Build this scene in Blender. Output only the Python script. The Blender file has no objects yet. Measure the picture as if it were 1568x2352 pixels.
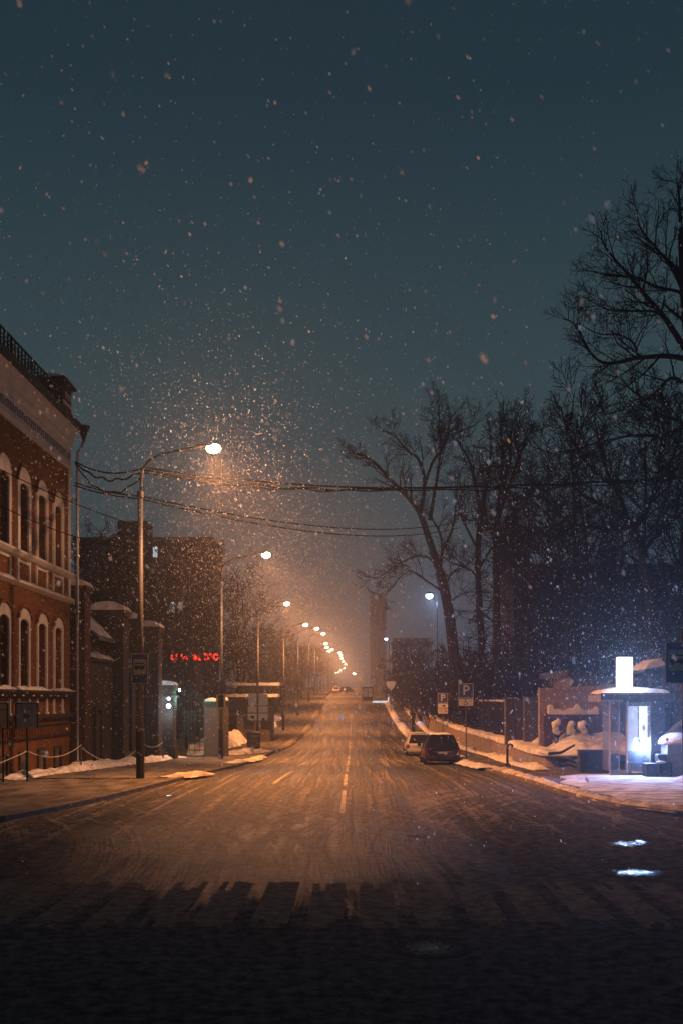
import bpy, math, random
from mathutils import Vector, Matrix
from mathutils import noise as mnoise
C = bpy.context.scene.collection
R = math.radians
rng = random.Random(7)

# ------------------------------------------------------------------ layout helpers
F = 2286.7                       # focal length in photo units (photo 1568 wide)
CX, CY, CH = 812.0, 1610.0, 3.0  # vanishing point of the street, eye height

def at(x, y, d):
    s = F / d
    return Vector(((x - CX) / s, d, CH + (CY - y) / s))

PROF = [(-80, 0), (0, 0), (37, 0), (60, -.6), (87, -.9), (116, -.55), (145, .7), (180, 2.8), (212, 3.9), (245, 4.9),
        (278, 5.6), (330, 6.9), (400, 8.3), (480, 8.6), (560, 8.2), (700, 8.0), (1000, 8.0)]

def g(y):
    P = PROF
    if y <= P[0][0]: return P[0][1]
    for i in range(len(P) - 1):
        if y <= P[i + 1][0]:
            x0, z0 = P[i]; x1, z1 = P[i + 1]
            def m(k):
                if k <= 0 or k >= len(P) - 1: return 0.0
                return (P[k + 1][1] - P[k - 1][1]) / (P[k + 1][0] - P[k - 1][0])
            h = x1 - x0; t = (y - x0) / h
            return ((2*t**3 - 3*t*t + 1) * z0 + (t**3 - 2*t*t + t) * h * m(i)
                    + (-2*t**3 + 3*t*t) * z1 + (t**3 - t*t) * h * m(i + 1))
    return P[-1][1]

def lerp_pts(pts, y):
    if y <= pts[0][1]: return pts[0][0]
    for (x0, y0), (x1, y1) in zip(pts, pts[1:]):
        if y <= y1: return x0 + (x1 - x0) * (y - y0) / (y1 - y0)
    return pts[-1][0]

# ------------------------------------------------------------------ materials
def mat(name, col, rough=.7, var=.25, scale=6, bump=0, bscale=30, metal=0, spec=.3, col2=None, vec=None, detail=6, lo=.35, hi=.65):
    m = bpy.data.materials.new(name); m.use_nodes = True
    nt = m.node_tree; n = nt.nodes; l = nt.links
    b = n['Principled BSDF']
    tc = n.new('ShaderNodeTexCoord'); mp = n.new('ShaderNodeMapping')
    l.new(tc.outputs['Object'], mp.inputs[0])
    if vec: mp.inputs['Scale'].default_value = vec
    nz = n.new('ShaderNodeTexNoise'); nz.inputs['Scale'].default_value = scale; nz.inputs['Detail'].default_value = detail
    l.new(mp.outputs[0], nz.inputs['Vector'])
    cr = n.new('ShaderNodeValToRGB')
    c2 = col2 or tuple(c * (1 - var) for c in col)
    cr.color_ramp.elements[0].position = lo; cr.color_ramp.elements[1].position = hi
    cr.color_ramp.elements[0].color = (*c2, 1); cr.color_ramp.elements[1].color = (*col, 1)
    l.new(nz.outputs[0], cr.inputs[0]); l.new(cr.outputs[0], b.inputs['Base Color'])
    b.inputs['Roughness'].default_value = rough; b.inputs['Metallic'].default_value = metal
    b.inputs['Specular IOR Level'].default_value = spec
    if bump:
        n2 = n.new('ShaderNodeTexNoise'); n2.inputs['Scale'].default_value = bscale; n2.inputs['Detail'].default_value = 5
        l.new(mp.outputs[0], n2.inputs['Vector'])
        bp = n.new('ShaderNodeBump'); bp.inputs['Strength'].default_value = bump; bp.inputs['Distance'].default_value = .05
        l.new(n2.outputs[0], bp.inputs['Height']); l.new(bp.outputs[0], b.inputs['Normal'])
    return m

def emit(name, col, s):
    m = bpy.data.materials.new(name); m.use_nodes = True
    b = m.node_tree.nodes['Principled BSDF']
    b.inputs['Base Color'].default_value = (*[min(1, c) * .8 for c in col], 1)
    m.cycles.emission_sampling = 'NONE'
    b.inputs['Emission Color'].default_value = (*col, 1); b.inputs['Emission Strength'].default_value = s
    return m

M = {}
M['snow'] = mat('snow', (.78, .79, .81), .75, .42, 2.4, .8, 9, spec=0)
M['snow_dirty'] = mat('dirty snow', (.62, .61, .60), .8, .5, 2.2, .9, 7, spec=0, col2=(.24, .22, .21))
M['slush_pale'] = mat('thrown slush', (.50, .49, .48), .8, .5, 3.5, .9, 9, spec=0, col2=(.10, .098, .096), lo=.42, hi=.62)
M['slush_heap'] = mat('grey slush', (.26, .25, .24), .8, .5, 2.2, .9, 7, spec=0, col2=(.08, .076, .073))
M['snow_trod'] = mat('trodden snow', (.15, .15, .155), .7, .5, 1.6, .8, 6, spec=0, col2=(.06, .058, .056), vec=(1, .45, 1))
M['snow_fresh'] = mat('packed snow by the shelter', (.62, .63, .66), .75, .4, 2.6, .9, 8, spec=0, col2=(.20, .20, .21), vec=(.6, 1.2, 1))
M['kerb'] = mat('kerb stone', (.16, .155, .15), .85, .5, 3, .4, 20, spec=0, col2=(.10, .10, .1))
M['brick_red'] = None
M['white_trim'] = mat('white plaster trim', (.68, .65, .62), .8, .18, 3, .15, 25)
M['frieze'] = mat('white frieze', (.56, .58, .62), .8, .2, 1.5, .2, 12)
M['brick_dark'] = mat('dark brick', (.09, .05, .036), .9, .5, 8, .4, 22)
M['gate_stone'] = mat('gate stone', (.05, .041, .037), .9, .45, 5, .4, 16)
M['black_iron'] = mat('black iron', (.02, .021, .023), .5, .3, 20, metal=.3)
M['pole_grey'] = mat('grey pole paint', (.10, .098, .098), .55, .3, 9, .1, 40, spec=.5)
M['pole_black'] = mat('black pole paint', (.022, .022, .024), .55, .3, 9)
M['galv'] = mat('galvanised pipe', (.36, .36, .38), .35, .3, 8, metal=.6)
M['cable'] = mat('cable rubber', (.012, .012, .013), .9, .2, 5, spec=.03)
M['roof_dark'] = mat('dark roof metal', (.03, .032, .036), .6, .3, 5)
M['pane'] = mat('dark window glass', (.015, .017, .02), .12, .3, 3, spec=.7)
M['bark'] = mat('dark bark', (.025, .021, .018), .9, .4, 12, .4, 40, spec=.1)
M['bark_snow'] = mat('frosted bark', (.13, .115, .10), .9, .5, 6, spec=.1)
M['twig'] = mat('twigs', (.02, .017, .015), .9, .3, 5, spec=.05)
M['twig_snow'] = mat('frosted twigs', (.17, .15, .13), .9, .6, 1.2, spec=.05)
M['concrete'] = mat('concrete wall', (.27, .24, .215), .85, .4, 2.5, .35, 14)
M['render_brown'] = mat('rendered wall', (.27, .215, .18), .85, .3, 3, .25, 15)
M['wall_dark'] = mat('dark wall', (.10, .092, .09), .85, .3, 3, .3, 15)
M['bldg_dark'] = mat('dark house wall', (.022, .022, .024), .9, .3, 2)
M['bldg_far'] = mat('far house wall', (.009, .010, .012), .9, .3, 1)
M['sign_blue'] = mat('blue sign', (.03, .06, .19), .4, .1, 5)
M['sign_white'] = mat('white sign', (.62, .6, .56), .45, .12, 6)
M['sign_yellow'] = mat('yellowed sign', (.45, .41, .33), .45, .12, 6)
M['sign_black'] = mat('black sign paint', (.015, .015, .016), .5, .1, 5)
M['panel_grey'] = mat('grey notice board', (.36, .38, .42), .5, .25, 5)
M['panel_blue'] = mat('pale blue route plate', (.66, .78, .88), .45, .15, 8)
M['iron_green_lit'] = mat('green-lit iron', (.03, .10, .07), .5, .3, 10)  # the yard's green light is put into the iron's colour
M['chain'] = mat('white plastic chain', (.75, .73, .72), .5, .1, 10)
M['black_plastic'] = mat('black plastic', (.02, .02, .022), .5, .3, 10)
M['car_black'] = mat('black car paint', (.012, .012, .014), .22, .2, 3, spec=.6)
M['car_white'] = mat('pale car paint', (.48, .50, .53), .3, .2, 2, spec=.6)
M['car_grey'] = mat('grey car paint', (.10, .10, .105), .3, .2, 2, spec=.6)
M['tyre'] = mat('tyre rubber', (.018, .018, .018), .85, .2, 10)
M['rim'] = mat('wheel rim', (.3, .3, .31), .4, .3, 10, metal=.7)
M['tail'] = mat('tail lamp lens', (.18, .015, .012), .2, .2, 10, spec=.6)
M['cloth_dark'] = mat('dark clothing', (.03, .03, .034), .9, .3, 10)
M['cloth_grey'] = mat('grey clothing', (.07, .065, .065), .9, .3, 10)
M['skin'] = mat('skin', (.42, .27, .2), .6, .1, 10)
M['wood_pale'] = mat('pale boards', (.30, .27, .25), .8, .3, 4)
M['steel_blue'] = mat('painted steel', (.17, .18, .2), .5, .3, 5)
def flakemat():
    m = bpy.data.materials.new('snowflake'); m.use_nodes = True; nt = m.node_tree; n = nt.nodes; l = nt.links
    n.remove(n['Principled BSDF'])
    a = n.new('ShaderNodeBsdfDiffuse'); a.inputs[0].default_value = (.92, .92, .94, 1)
    b = n.new('ShaderNodeBsdfTranslucent'); b.inputs[0].default_value = (.92, .92, .94, 1)
    x = n.new('ShaderNodeMixShader'); x.inputs[0].default_value = .5
    l.new(a.outputs[0], x.inputs[1]); l.new(b.outputs[0], x.inputs[2])
    # thin ice sheets pass most light on, spread about its own direction
    t = n.new('ShaderNodeBsdfRefraction'); t.inputs['Roughness'].default_value = .8
    ge = n.new('ShaderNodeNewGeometry'); mr = n.new('ShaderNodeMapRange'); mr.inputs[3].default_value = 1.7; mr.inputs[4].default_value = 1/1.7
    l.new(ge.outputs['Backfacing'], mr.inputs[0]); l.new(mr.outputs[0], t.inputs['IOR'])
    y = n.new('ShaderNodeMixShader'); y.inputs[0].default_value = .6
    l.new(x.outputs[0], y.inputs[1]); l.new(t.outputs[0], y.inputs[2]); l.new(y.outputs[0], n['Material Output'].inputs[0]); return m
M['flake'] = flakemat()
M['sodium'] = emit('sodium lens', (1.0, .66, .40), 14)
M['cold_lens'] = emit('cold white lens', (.7, .83, 1.0), 12)
M['cold_big'] = emit('bright cold lens', (.66, .8, 1.0), 20)
M['lightbox'] = emit('light box', (.80, .85, 1.0), 3)
M['adpanel'] = emit('advert panel', (.70, .76, 1.0), .75)
M['adpanel2'] = emit('advert panel bright', (.80, .85, 1.0), 2.2)
M['neon'] = emit('red neon', (1.0, .03, .02), 5.0)
M['win_cold'] = emit('lit window', (.75, .9, 1.0), .7)
M['win_warm'] = emit('lit warm window', (1.0, .6, .25), .8)
M['tail_on'] = emit('lit tail lamp', (1.0, .35, .12), 6)
M['glow_rail'] = emit('glowing barrier white', (.72, .85, 1.0), .9)
M['led'] = emit('small display digits', (1.0, .5, .6), 1.5)

def brickmat():
    m = bpy.data.materials.new('red brick'); m.use_nodes = True
    nt = m.node_tree; n = nt.nodes; l = nt.links; b = n['Principled BSDF']
    tc = n.new('ShaderNodeTexCoord'); sp = n.new('ShaderNodeSeparateXYZ'); cb = n.new('ShaderNodeCombineXYZ')
    l.new(tc.outputs['Object'], sp.inputs[0])
    ad = n.new('ShaderNodeMath'); ad.operation = 'ADD'
    l.new(sp.outputs[0], ad.inputs[0]); l.new(sp.outputs[1], ad.inputs[1])
    l.new(ad.outputs[0], cb.inputs[0]); l.new(sp.outputs[2], cb.inputs[1])
    br = n.new('ShaderNodeTexBrick'); br.inputs['Scale'].default_value = 1
    br.inputs['Brick Width'].default_value = .26; br.inputs['Row Height'].default_value = .078
    br.inputs['Mortar Size'].default_value = .008
    br.inputs['Color1'].default_value = (.30, .14, .06, 1); br.inputs['Color2'].default_value = (.22, .105, .048, 1)
    br.inputs['Mortar'].default_value = (.15, .075, .045, 1)
    l.new(cb.outputs[0], br.inputs['Vector'])
    nz = n.new('ShaderNodeTexNoise'); nz.inputs['Scale'].default_value = 1.3; nz.inputs['Detail'].default_value = 6
    l.new(tc.outputs['Object'], nz.inputs['Vector'])
    mx = n.new('ShaderNodeMixRGB'); mx.blend_type = 'MULTIPLY'; mx.inputs[0].default_value = .55
    l.new(br.outputs[0], mx.inputs[1]); l.new(nz.outputs[0], mx.inputs[2])
    l.new(mx.outputs[0], b.inputs['Base Color']); b.inputs['Roughness'].default_value = .9
    b.inputs['Specular IOR Level'].default_value = .1
    bp = n.new('ShaderNodeBump'); bp.inputs['Strength'].default_value = .4; bp.inputs['Distance'].default_value = .01
    l.new(br.outputs[1], bp.inputs['Height']); bp.invert = True; l.new(bp.outputs[0], b.inputs['Normal'])
    return m
M['brick_red'] = brickmat()

def glassmat():
    m = bpy.data.materials.new('shelter glass'); m.use_nodes = True
    nt = m.node_tree; n = nt.nodes; l = nt.links
    n.remove(n['Principled BSDF']); o = n['Material Output']
    tr = n.new('ShaderNodeBsdfTransparent'); tr.inputs[0].default_value = (.86, .88, .93, 1)
    gl = n.new('ShaderNodeBsdfGlossy'); gl.inputs['Roughness'].default_value = .08
    df = n.new('ShaderNodeBsdfDiffuse'); df.inputs[0].default_value = (.7, .74, .85, 1)
    tl = n.new('ShaderNodeBsdfTranslucent'); tl.inputs[0].default_value = (.7, .74, .85, 1)
    m0 = n.new('ShaderNodeMixShader'); m0.inputs[0].default_value = .5
    l.new(df.outputs[0], m0.inputs[1]); l.new(tl.outputs[0], m0.inputs[2])
    tc = n.new('ShaderNodeTexCoord'); nz = n.new('ShaderNodeTexNoise'); nz.inputs['Scale'].default_value = 3
    l.new(tc.outputs['Object'], nz.inputs['Vector'])
    mr = n.new('ShaderNodeMapRange'); mr.inputs[1].default_value = .3; mr.inputs[2].default_value = .7
    mr.inputs[3].default_value = .05; mr.inputs[4].default_value = .15
    l.new(nz.outputs[0], mr.inputs[0])
    m1 = n.new('ShaderNodeMixShader'); l.new(mr.outputs[0], m1.inputs[0])
    l.new(tr.outputs[0], m1.inputs[1]); l.new(m0.outputs[0], m1.inputs[2])
    m2 = n.new('ShaderNodeMixShader'); m2.inputs[0].default_value = .06
    l.new(m1.outputs[0], m2.inputs[1]); l.new(gl.outputs[0], m2.inputs[2])
    l.new(m2.outputs[0], o.inputs[0])
    return m
M['glass'] = glassmat()

def roadmat():
    m = bpy.data.materials.new('slushy asphalt'); m.use_nodes = True
    nt = m.node_tree; n = nt.nodes; l = nt.links; b = n['Principled BSDF']
    def N(t, **k):
        x = n.new(t)
        for a, v in k.items(): setattr(x, a, v)
        return x
    def math_(op, a, c=None, clamp=False):
        x = N('ShaderNodeMath', operation=op, use_clamp=clamp)
        for i, v in enumerate((a, c)):
            if v is None: continue
            if isinstance(v, (int, float)): x.inputs[i].default_value = v
            else: l.new(v, x.inputs[i])
        return x.outputs[0]
    def noise(vec, sc, det=5, rough=.55, dist=0):
        x = N('ShaderNodeTexNoise'); x.inputs['Scale'].default_value = sc; x.inputs['Detail'].default_value = det
        x.inputs['Roughness'].default_value = rough; x.inputs['Distortion'].default_value = dist
        l.new(vec, x.inputs['Vector']); return x.outputs[0]
    def ramp(v, a, c, lo=0, hi=1):
        x = N('ShaderNodeMapRange', interpolation_type='SMOOTHSTEP'); l.new(v, x.inputs[0])
        x.inputs[1].default_value = a; x.inputs[2].default_value = c; x.inputs[3].default_value = lo; x.inputs[4].default_value = hi
        return x.outputs[0]
    def mapping(s, loc=(0, 0, 0)):
        x = N('ShaderNodeMapping'); x.inputs['Scale'].default_value = s; x.inputs['Location'].default_value = loc
        l.new(P, x.inputs[0]); return x.outputs[0]
    tc = N('ShaderNodeTexCoord'); P = tc.outputs['Object']
    # bend the coordinates so the tracks wander
    sp = N('ShaderNodeSeparateXYZ'); l.new(P, sp.inputs[0])
    wander = noise(mapping((.03, .03, 1)), 1, 3)
    xx = math_('ADD', sp.outputs[0], math_('MULTIPLY', wander, 1.6))
    cb = N('ShaderNodeCombineXYZ'); l.new(xx, cb.inputs[0]); l.new(math_('MULTIPLY', sp.outputs[1], .018), cb.inputs[1])
    tracks = noise(cb.outputs[0], 3.2, 5, .66)           # long streaks along the street
    fine = noise(cb.outputs[0], 7.0, 4, .65)
    # turning arcs at the crossing
    def arcs(cx, cy, sc):
        x = math_('SUBTRACT', sp.outputs[0], cx); y = math_('SUBTRACT', sp.outputs[1], cy)
        r = math_('SQRT', math_('ADD', math_('MULTIPLY', x, x), math_('MULTIPLY', y, y)))
        a = math_('ARCTAN2', y, x)
        c = N('ShaderNodeCombineXYZ'); l.new(r, c.inputs[0]); l.new(math_('MULTIPLY', a, .5), c.inputs[1])
        return noise(c.outputs[0], sc, 6, .7)
    a1 = arcs(24, 19, 3.4); a2 = arcs(-26, 15, 3.6)
    arc = math_('MAXIMUM', a1, a2)
    near = ramp(sp.outputs[1], 46, 24)
    tr = N('ShaderNodeMix'); l.new(math_('MULTIPLY', near, .62), tr.inputs[0]); l.new(tracks, tr.inputs[2]); l.new(arc, tr.inputs[3])
    t = tr.outputs[0]
    blot = noise(mapping((.35, .12, 1), (3, 1, 0)), 1, 5, .6)
    grit = noise(P, 9, 6, .7)
    iso = noise(mapping((1, .8, 1), (7, 3, 0)), .9, 7, .68)
    T = ramp(t, .36, .66)
    v = math_('ADD', math_('MULTIPLY', T, .42), math_('ADD', math_('MULTIPLY', fine, .13), math_('ADD', math_('MULTIPLY', blot, .15), math_('ADD', math_('MULTIPLY', grit, .08), math_('MULTIPLY', iso, .22)))))
    far = ramp(sp.outputs[1], 25, 90)                   # thinner traffic film near the crossing, snowier up the street
    v2 = math_('ADD', v, math_('MULTIPLY', far, .03))
    wob = math_('MULTIPLY', math_('SUBTRACT', noise(mapping((.22, .3, 1), (1, 9, 0)), 1, 4, .6), .5), 9.0)
    slush = math_('MULTIPLY', ramp(v2, .36, .72), ramp(math_('ADD', sp.outputs[1], math_('MULTIPLY', wob, .5)), 13, 25, .20, 1))  # darker toward the camera: fading lamplight put into the slush colour
    # wet sheen, masked to the shape of the lamplit patch beyond the crossing
    wy = ramp(math_('ADD', math_('ADD', sp.outputs[1], wob), math_('MULTIPLY', math_('SUBTRACT', t, .5), 16.0)), 14.5, 23.0)
    ax = math_('ABSOLUTE', math_('ADD', sp.outputs[0], math_('ADD', 1.8, math_('MULTIPLY', wob, .25))))
    wet = math_('MULTIPLY', math_('MULTIPLY', wy, ramp(ax, 4.6, 2.0)), ramp(t, .36, .60, .35, 1.25))
    cr = N('ShaderNodeValToRGB')
    e = cr.color_ramp.elements; e[0].position = 0; e[0].color = (.080, .090, .102, 1); e[1].position = 1; e[1].color = (.20, .195, .19, 1)
    k = e.new(.45); k.color = (.085, .084, .085, 1)
    l.new(slush, cr.inputs[0])
    gx = N('ShaderNodeMix'); gx.data_type = 'RGBA'; gx.blend_type = 'MULTIPLY'; gx.inputs[0].default_value = 1
    gv = N('ShaderNodeCombineColor'); gs = ramp(noise(P, 5, 9, .8), .36, .66, .45, 1.5)
    for q in range(3): l.new(gs, gv.inputs[q])
    l.new(cr.outputs[0], gx.inputs[6]); l.new(gv.outputs[0], gx.inputs[7]); l.new(gx.outputs[2], b.inputs['Base Color'])
    rr = N('ShaderNodeMapRange'); l.new(slush, rr.inputs[0]); rr.inputs[3].default_value = .42; rr.inputs[4].default_value = .7
    l.new(rr.outputs[0], b.inputs['Roughness']); l.new(math_('MULTIPLY', wet, .075), b.inputs['Specular IOR Level'])
    bp = N('ShaderNodeBump'); bp.inputs['Strength'].default_value = .9; bp.inputs['Distance'].default_value = .05
    hh = math_('ADD', math_('MULTIPLY', slush, .9), math_('MULTIPLY', grit, .55))
    l.new(hh, bp.inputs['Height']); l.new(bp.outputs[0], b.inputs['Normal'])
    return m
M['road'] = roadmat()
M['paint'] = mat('worn road paint', (.17, .16, .155), .8, .6, 7.0, .6, 9, spec=0, col2=(.085, .088, .092), lo=.36, hi=.62, detail=9)
def puddlemat(lo=.46, hi=.54, sc=1, dk=(.08, .082, .088, 1)):
    m = mat('meltwater', (.012, .013, .015), .05, .2, 3, .10, 9, spec=.6); nt = m.node_tree; n = nt.nodes; l = nt.links
    tc = n.new('ShaderNodeTexCoord'); mp = n.new('ShaderNodeMapping'); mp.inputs['Scale'].default_value = (7, 16, 1); l.new(tc.outputs['Object'], mp.inputs[0])
    nz = n.new('ShaderNodeTexNoise'); nz.inputs['Scale'].default_value = sc*.6 if sc > 1 else 1; nz.inputs['Detail'].default_value = 6; nz.inputs['Roughness'].default_value = .7; l.new(mp.outputs[0], nz.inputs['Vector'])
    mr = n.new('ShaderNodeMapRange'); mr.inputs[1].default_value = 1-hi if sc > 1 else lo; mr.inputs[2].default_value = 1-lo if sc > 1 else hi; s2 = n.new('ShaderNodeVectorMath'); s2.operation = 'MULTIPLY_ADD'; s2.inputs[1].default_value = (2, 2, 0); s2.inputs[2].default_value = (-1, -1, 0); l.new(tc.outputs['Generated'], s2.inputs[0])
    ln = n.new('ShaderNodeVectorMath'); ln.operation = 'LENGTH'; l.new(s2.outputs[0], ln.inputs[0])
    ma = n.new('ShaderNodeMath'); ma.operation = 'MULTIPLY_ADD'; ma.inputs[1].default_value = .20; l.new(ln.outputs['Value'], ma.inputs[0])
    sb = n.new('ShaderNodeMath'); sb.operation = 'ADD'; sb.inputs[1].default_value = -.035; l.new(nz.outputs[0], sb.inputs[0]); l.new(sb.outputs[0], ma.inputs[2])
    l.new(ma.outputs[0], mr.inputs[0])
    df = n.new('ShaderNodeBsdfDiffuse'); df.inputs[0].default_value = dk; mx = n.new('ShaderNodeMixShader')
    l.new(mr.outputs[0], mx.inputs[0]); l.new(n['Principled BSDF'].outputs[0], mx.inputs[1]); l.new(df.outputs[0], mx.inputs[2]); l.new(mx.outputs[0], n['Material Output'].inputs[0]); return m
M['lane_paint'] = mat('white lane paint', (.40, .39, .38), .8, .4, 2.2, .3, 9, spec=0, col2=(.22, .21, .205), lo=.3, hi=.6)
M['puddle'] = puddlemat()
M['manhole'] = puddlemat(.43, .50, 3.2, (.05, .054, .06, 1))

# ------------------------------------------------------------------ mesh builder
class MB:
    def __init__(s): s.v = []; s.f = []; s.smooth = False
    def add(s, vs, fs):
        o = len(s.v); s.v += [tuple(v) for v in vs]; s.f += [tuple(i + o for i in f) for f in fs]; return s
    def box(s, x0, x1, y0, y1, z0, z1):
        return s.add([(x0,y0,z0),(x1,y0,z0),(x1,y1,z0),(x0,y1,z0),(x0,y0,z1),(x1,y0,z1),(x1,y1,z1),(x0,y1,z1)],
                     [(0,3,2,1),(4,5,6,7),(0,1,5,4),(1,2,6,5),(2,3,7,6),(3,0,4,7)])
    def bar(s, a, b, w, h=None, up=(0,0,1)):
        a = Vector(a); b = Vector(b); h = h or w; d = (b - a).normalized()
        u = Vector(up)
        if abs(d.dot(u)) > .95: u = Vector((0,1,0))
        r = d.cross(u).normalized() * w / 2; u = r.cross(d).normalized() * h / 2
        vs = [p + i * r + j * u for p in (a, b) for i, j in ((-1,-1),(1,-1),(1,1),(-1,1))]
        return s.add(vs, [(0,1,2,3),(7,6,5,4),(0,4,5,1),(1,5,6,2),(2,6,7,3),(3,7,4,0)])
    def tube(s, pts, rad, n=8, cap=True):
        pts = [Vector(p) for p in pts]
        if isinstance(rad, (int, float)): rad = [rad] * len(pts)
        o = len(s.v); N = len(pts)
        ref = Vector((.31, .17, .93))
        for i, p in enumerate(pts):
            d = (pts[min(i+1, N-1)] - pts[max(i-1, 0)]).normalized()
            if abs(d.dot(ref)) > .97: rr = Vector((1, 0, 0))
            else: rr = ref
            u = d.cross(rr).normalized(); w = d.cross(u)
            for k in range(n):
                a = 2 * math.pi * k / n
                q = p + rad[i] * (math.cos(a) * u + math.sin(a) * w)
                s.v.append((q.x, q.y, q.z))
        for i in range(N - 1):
            for k in range(n):
                k2 = (k + 1) % n
                s.f.append((o+i*n+k, o+i*n+k2, o+(i+1)*n+k2, o+(i+1)*n+k))
        if cap and n > 3:
            s.f.append(tuple(o + k for k in range(n))); s.f.append(tuple(o + (N-1)*n + k for k in reversed(range(n))))
        return s
    def lathe(s, prof, c=(0,0,0), n=16, sx=1, sy=1):
        o = len(s.v)
        for r, z in prof:
            for k in range(n):
                a = 2*math.pi*k/n
                s.v.append((c[0] + r*sx*math.cos(a), c[1] + r*sy*math.sin(a), c[2] + z))
        for i in range(len(prof)-1):
            for k in range(n):
                k2 = (k+1) % n
                s.f.append((o+i*n+k, o+i*n+k2, o+(i+1)*n+k2, o+(i+1)*n+k))
        s.f.append(tuple(o+k for k in reversed(range(n)))); s.f.append(tuple(o+(len(prof)-1)*n+k for k in range(n)))
        return s
    def ball(s, c, rx, ry=None, rz=None, n=12, m=8, jit=0, rnd=None, zmin=None):
        ry = ry or rx; rz = rz or rx; o = len(s.v)
        for i in range(m+1):
            th = math.pi*i/m
            for k in range(n):
                a = 2*math.pi*k/n
                q = 1 + (jit*(rnd.random()-.5) if jit else 0)
                z = c[2] + rz*q*math.cos(th)
                if zmin is not None: z = max(z, zmin)
                s.v.append((c[0]+rx*q*math.sin(th)*math.cos(a), c[1]+ry*q*math.sin(th)*math.sin(a), z))
        for i in range(m):
            for k in range(n):
                k2 = (k+1) % n
                s.f.append((o+i*n+k, o+(i+1)*n+k, o+(i+1)*n+k2, o+i*n+k2))
        return s
    def prism(s, poly, axis, a, b):
        # poly 2-D; axis 'x' -> (a..b along x, poly=(y,z)); 'y' -> poly=(x,z); 'z' -> poly=(x,y)
        def P(p, t):
            return {'x': (t, p[0], p[1]), 'y': (p[0], t, p[1]), 'z': (p[0], p[1], t)}[axis]
        n = len(poly); vs = [P(p, a) for p in poly] + [P(p, b) for p in poly]
        fs = [tuple(range(n)), tuple(reversed(range(n, 2*n)))] + [(i, n+i, n+(i+1) % n, (i+1) % n) for i in range(n)]
        return s.add(vs, fs)
    def build(s, name, m, parent=None, smooth=None, bevel=0):
        me = bpy.data.meshes.new(name); me.from_pydata(s.v, [], s.f); me.update()
        import bmesh
        if len(s.f) < 60000:
            bm = bmesh.new(); bm.from_mesh(me); bmesh.ops.recalc_face_normals(bm, faces=bm.faces); bm.to_mesh(me); bm.free()
        me.materials.append(m if not isinstance(m, str) else M[m])
        if s.smooth if smooth is None else smooth:
            for p in me.polygons: p.use_smooth = True
        o = bpy.data.objects.new(name, me); C.objects.link(o)
        if parent: o.parent = parent
        if bevel:
            b = o.modifiers.new('bevel', 'BEVEL'); b.width = bevel; b.segments = 2; b.limit_method = 'ANGLE'
        return o

def tag(o, label=None, cat=None, group=None, kind=None):
    if label: o['label'] = label
    if cat: o['category'] = cat
    if group: o['group'] = group
    if kind: o['kind'] = kind
    return o
def empty(name, loc, label, cat, group=None, rz=0):
    o = bpy.data.objects.new(name, None); C.objects.link(o); o.location = loc; o.rotation_euler = (0, 0, rz)
    o.empty_display_size = .3
    return tag(o, label, cat, group)
def copy_tree(o, parent=None):
    c = o.copy(); C.objects.link(c); c.parent = parent
    for ch in list(o.children): copy_tree(ch, c)
    return c
def L(p, o): return Vector(p) - Vector(o)       # world point in the thing's own space (unrotated)

def text_mesh(body, size, name, m, parent, loc, rot=(math.pi/2, 0, 0), depth=.006, bold=0, xs=1):
    cu = bpy.data.curves.new(name + '_curve', 'FONT'); cu.body = body; cu.size = size; cu.extrude = depth; cu.offset = bold
    cu.align_x = 'CENTER'; cu.align_y = 'CENTER'
    to = bpy.data.objects.new(name + '_tmp', cu); C.objects.link(to)
    dg = bpy.context.evaluated_depsgraph_get()
    me = bpy.data.meshes.new_from_object(to.evaluated_get(dg)); bpy.data.objects.remove(to)
    me.materials.clear(); me.materials.append(M[m])
    o = bpy.data.objects.new(name, me); C.objects.link(o); o.parent = parent; o.location = loc; o.rotation_euler = rot; o.scale = (xs, 1, 1)
    return o

ORD = ['first','second','third','fourth','fifth','sixth','seventh','eighth','ninth','tenth','eleventh','twelfth','thirteenth',
       'fourteenth','fifteenth','sixteenth','seventeenth','eighteenth','nineteenth','twentieth']

# ------------------------------------------------------------------ ground, road, pavements
LK = [(-40,20.3),(-24,20.6),(-16,21.2),(-11.5,22.2),(-9.6,23.2),(-8.5,24.4),(-7.9,26.5),(-7.3,29.8),(-6.8,34),(-6.4,38),(-6.0,44),(-5.8,50)]
RK = [(40,22.4),(24,22.8),(14,23.4),(10.8,23.9),(9.2,24.5),(8.1,25.5),(7.2,27),(6.8,29),(6.5,32),(6.3,36),(6.0,42),(5.8,50)]
ys = [50 + 4*i for i in range(1, 41)] + [214 + 10*i for i in range(0, 70)]
LKF = LK + [(-5.8, y) for y in ys]; RKF = RK + [(5.8, y) for y in ys]

def sheet(name, xs, ysl, dz, m, kind='structure'):
    mb = MB(); n = len(xs)
    for y in ysl:
        for x in xs: mb.v.append((x, y, g(y) + dz))
    for j in range(len(ysl)-1):
        for i in range(n-1):
            mb.f.append((j*n+i, j*n+i+1, (j+1)*n+i+1, (j+1)*n+i))
    o = mb.build(name, m, smooth=True); tag(o, kind=kind); return o
allys = [-70, -40, -20, 0, 10, 18] + [20 + 2*i for i in range(0, 85)] + [195 + 8*i for i in range(0, 100)]
sheet('ground', [-500, -200, -80, -40, -15, 15, 40, 80, 200, 500], allys, -.06, 'snow_trod')
sheet('road', [-60, -30, -15, -9, -6, -3, 0, 3, 6, 9, 15, 30, 60], allys, 0, 'road')

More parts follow.
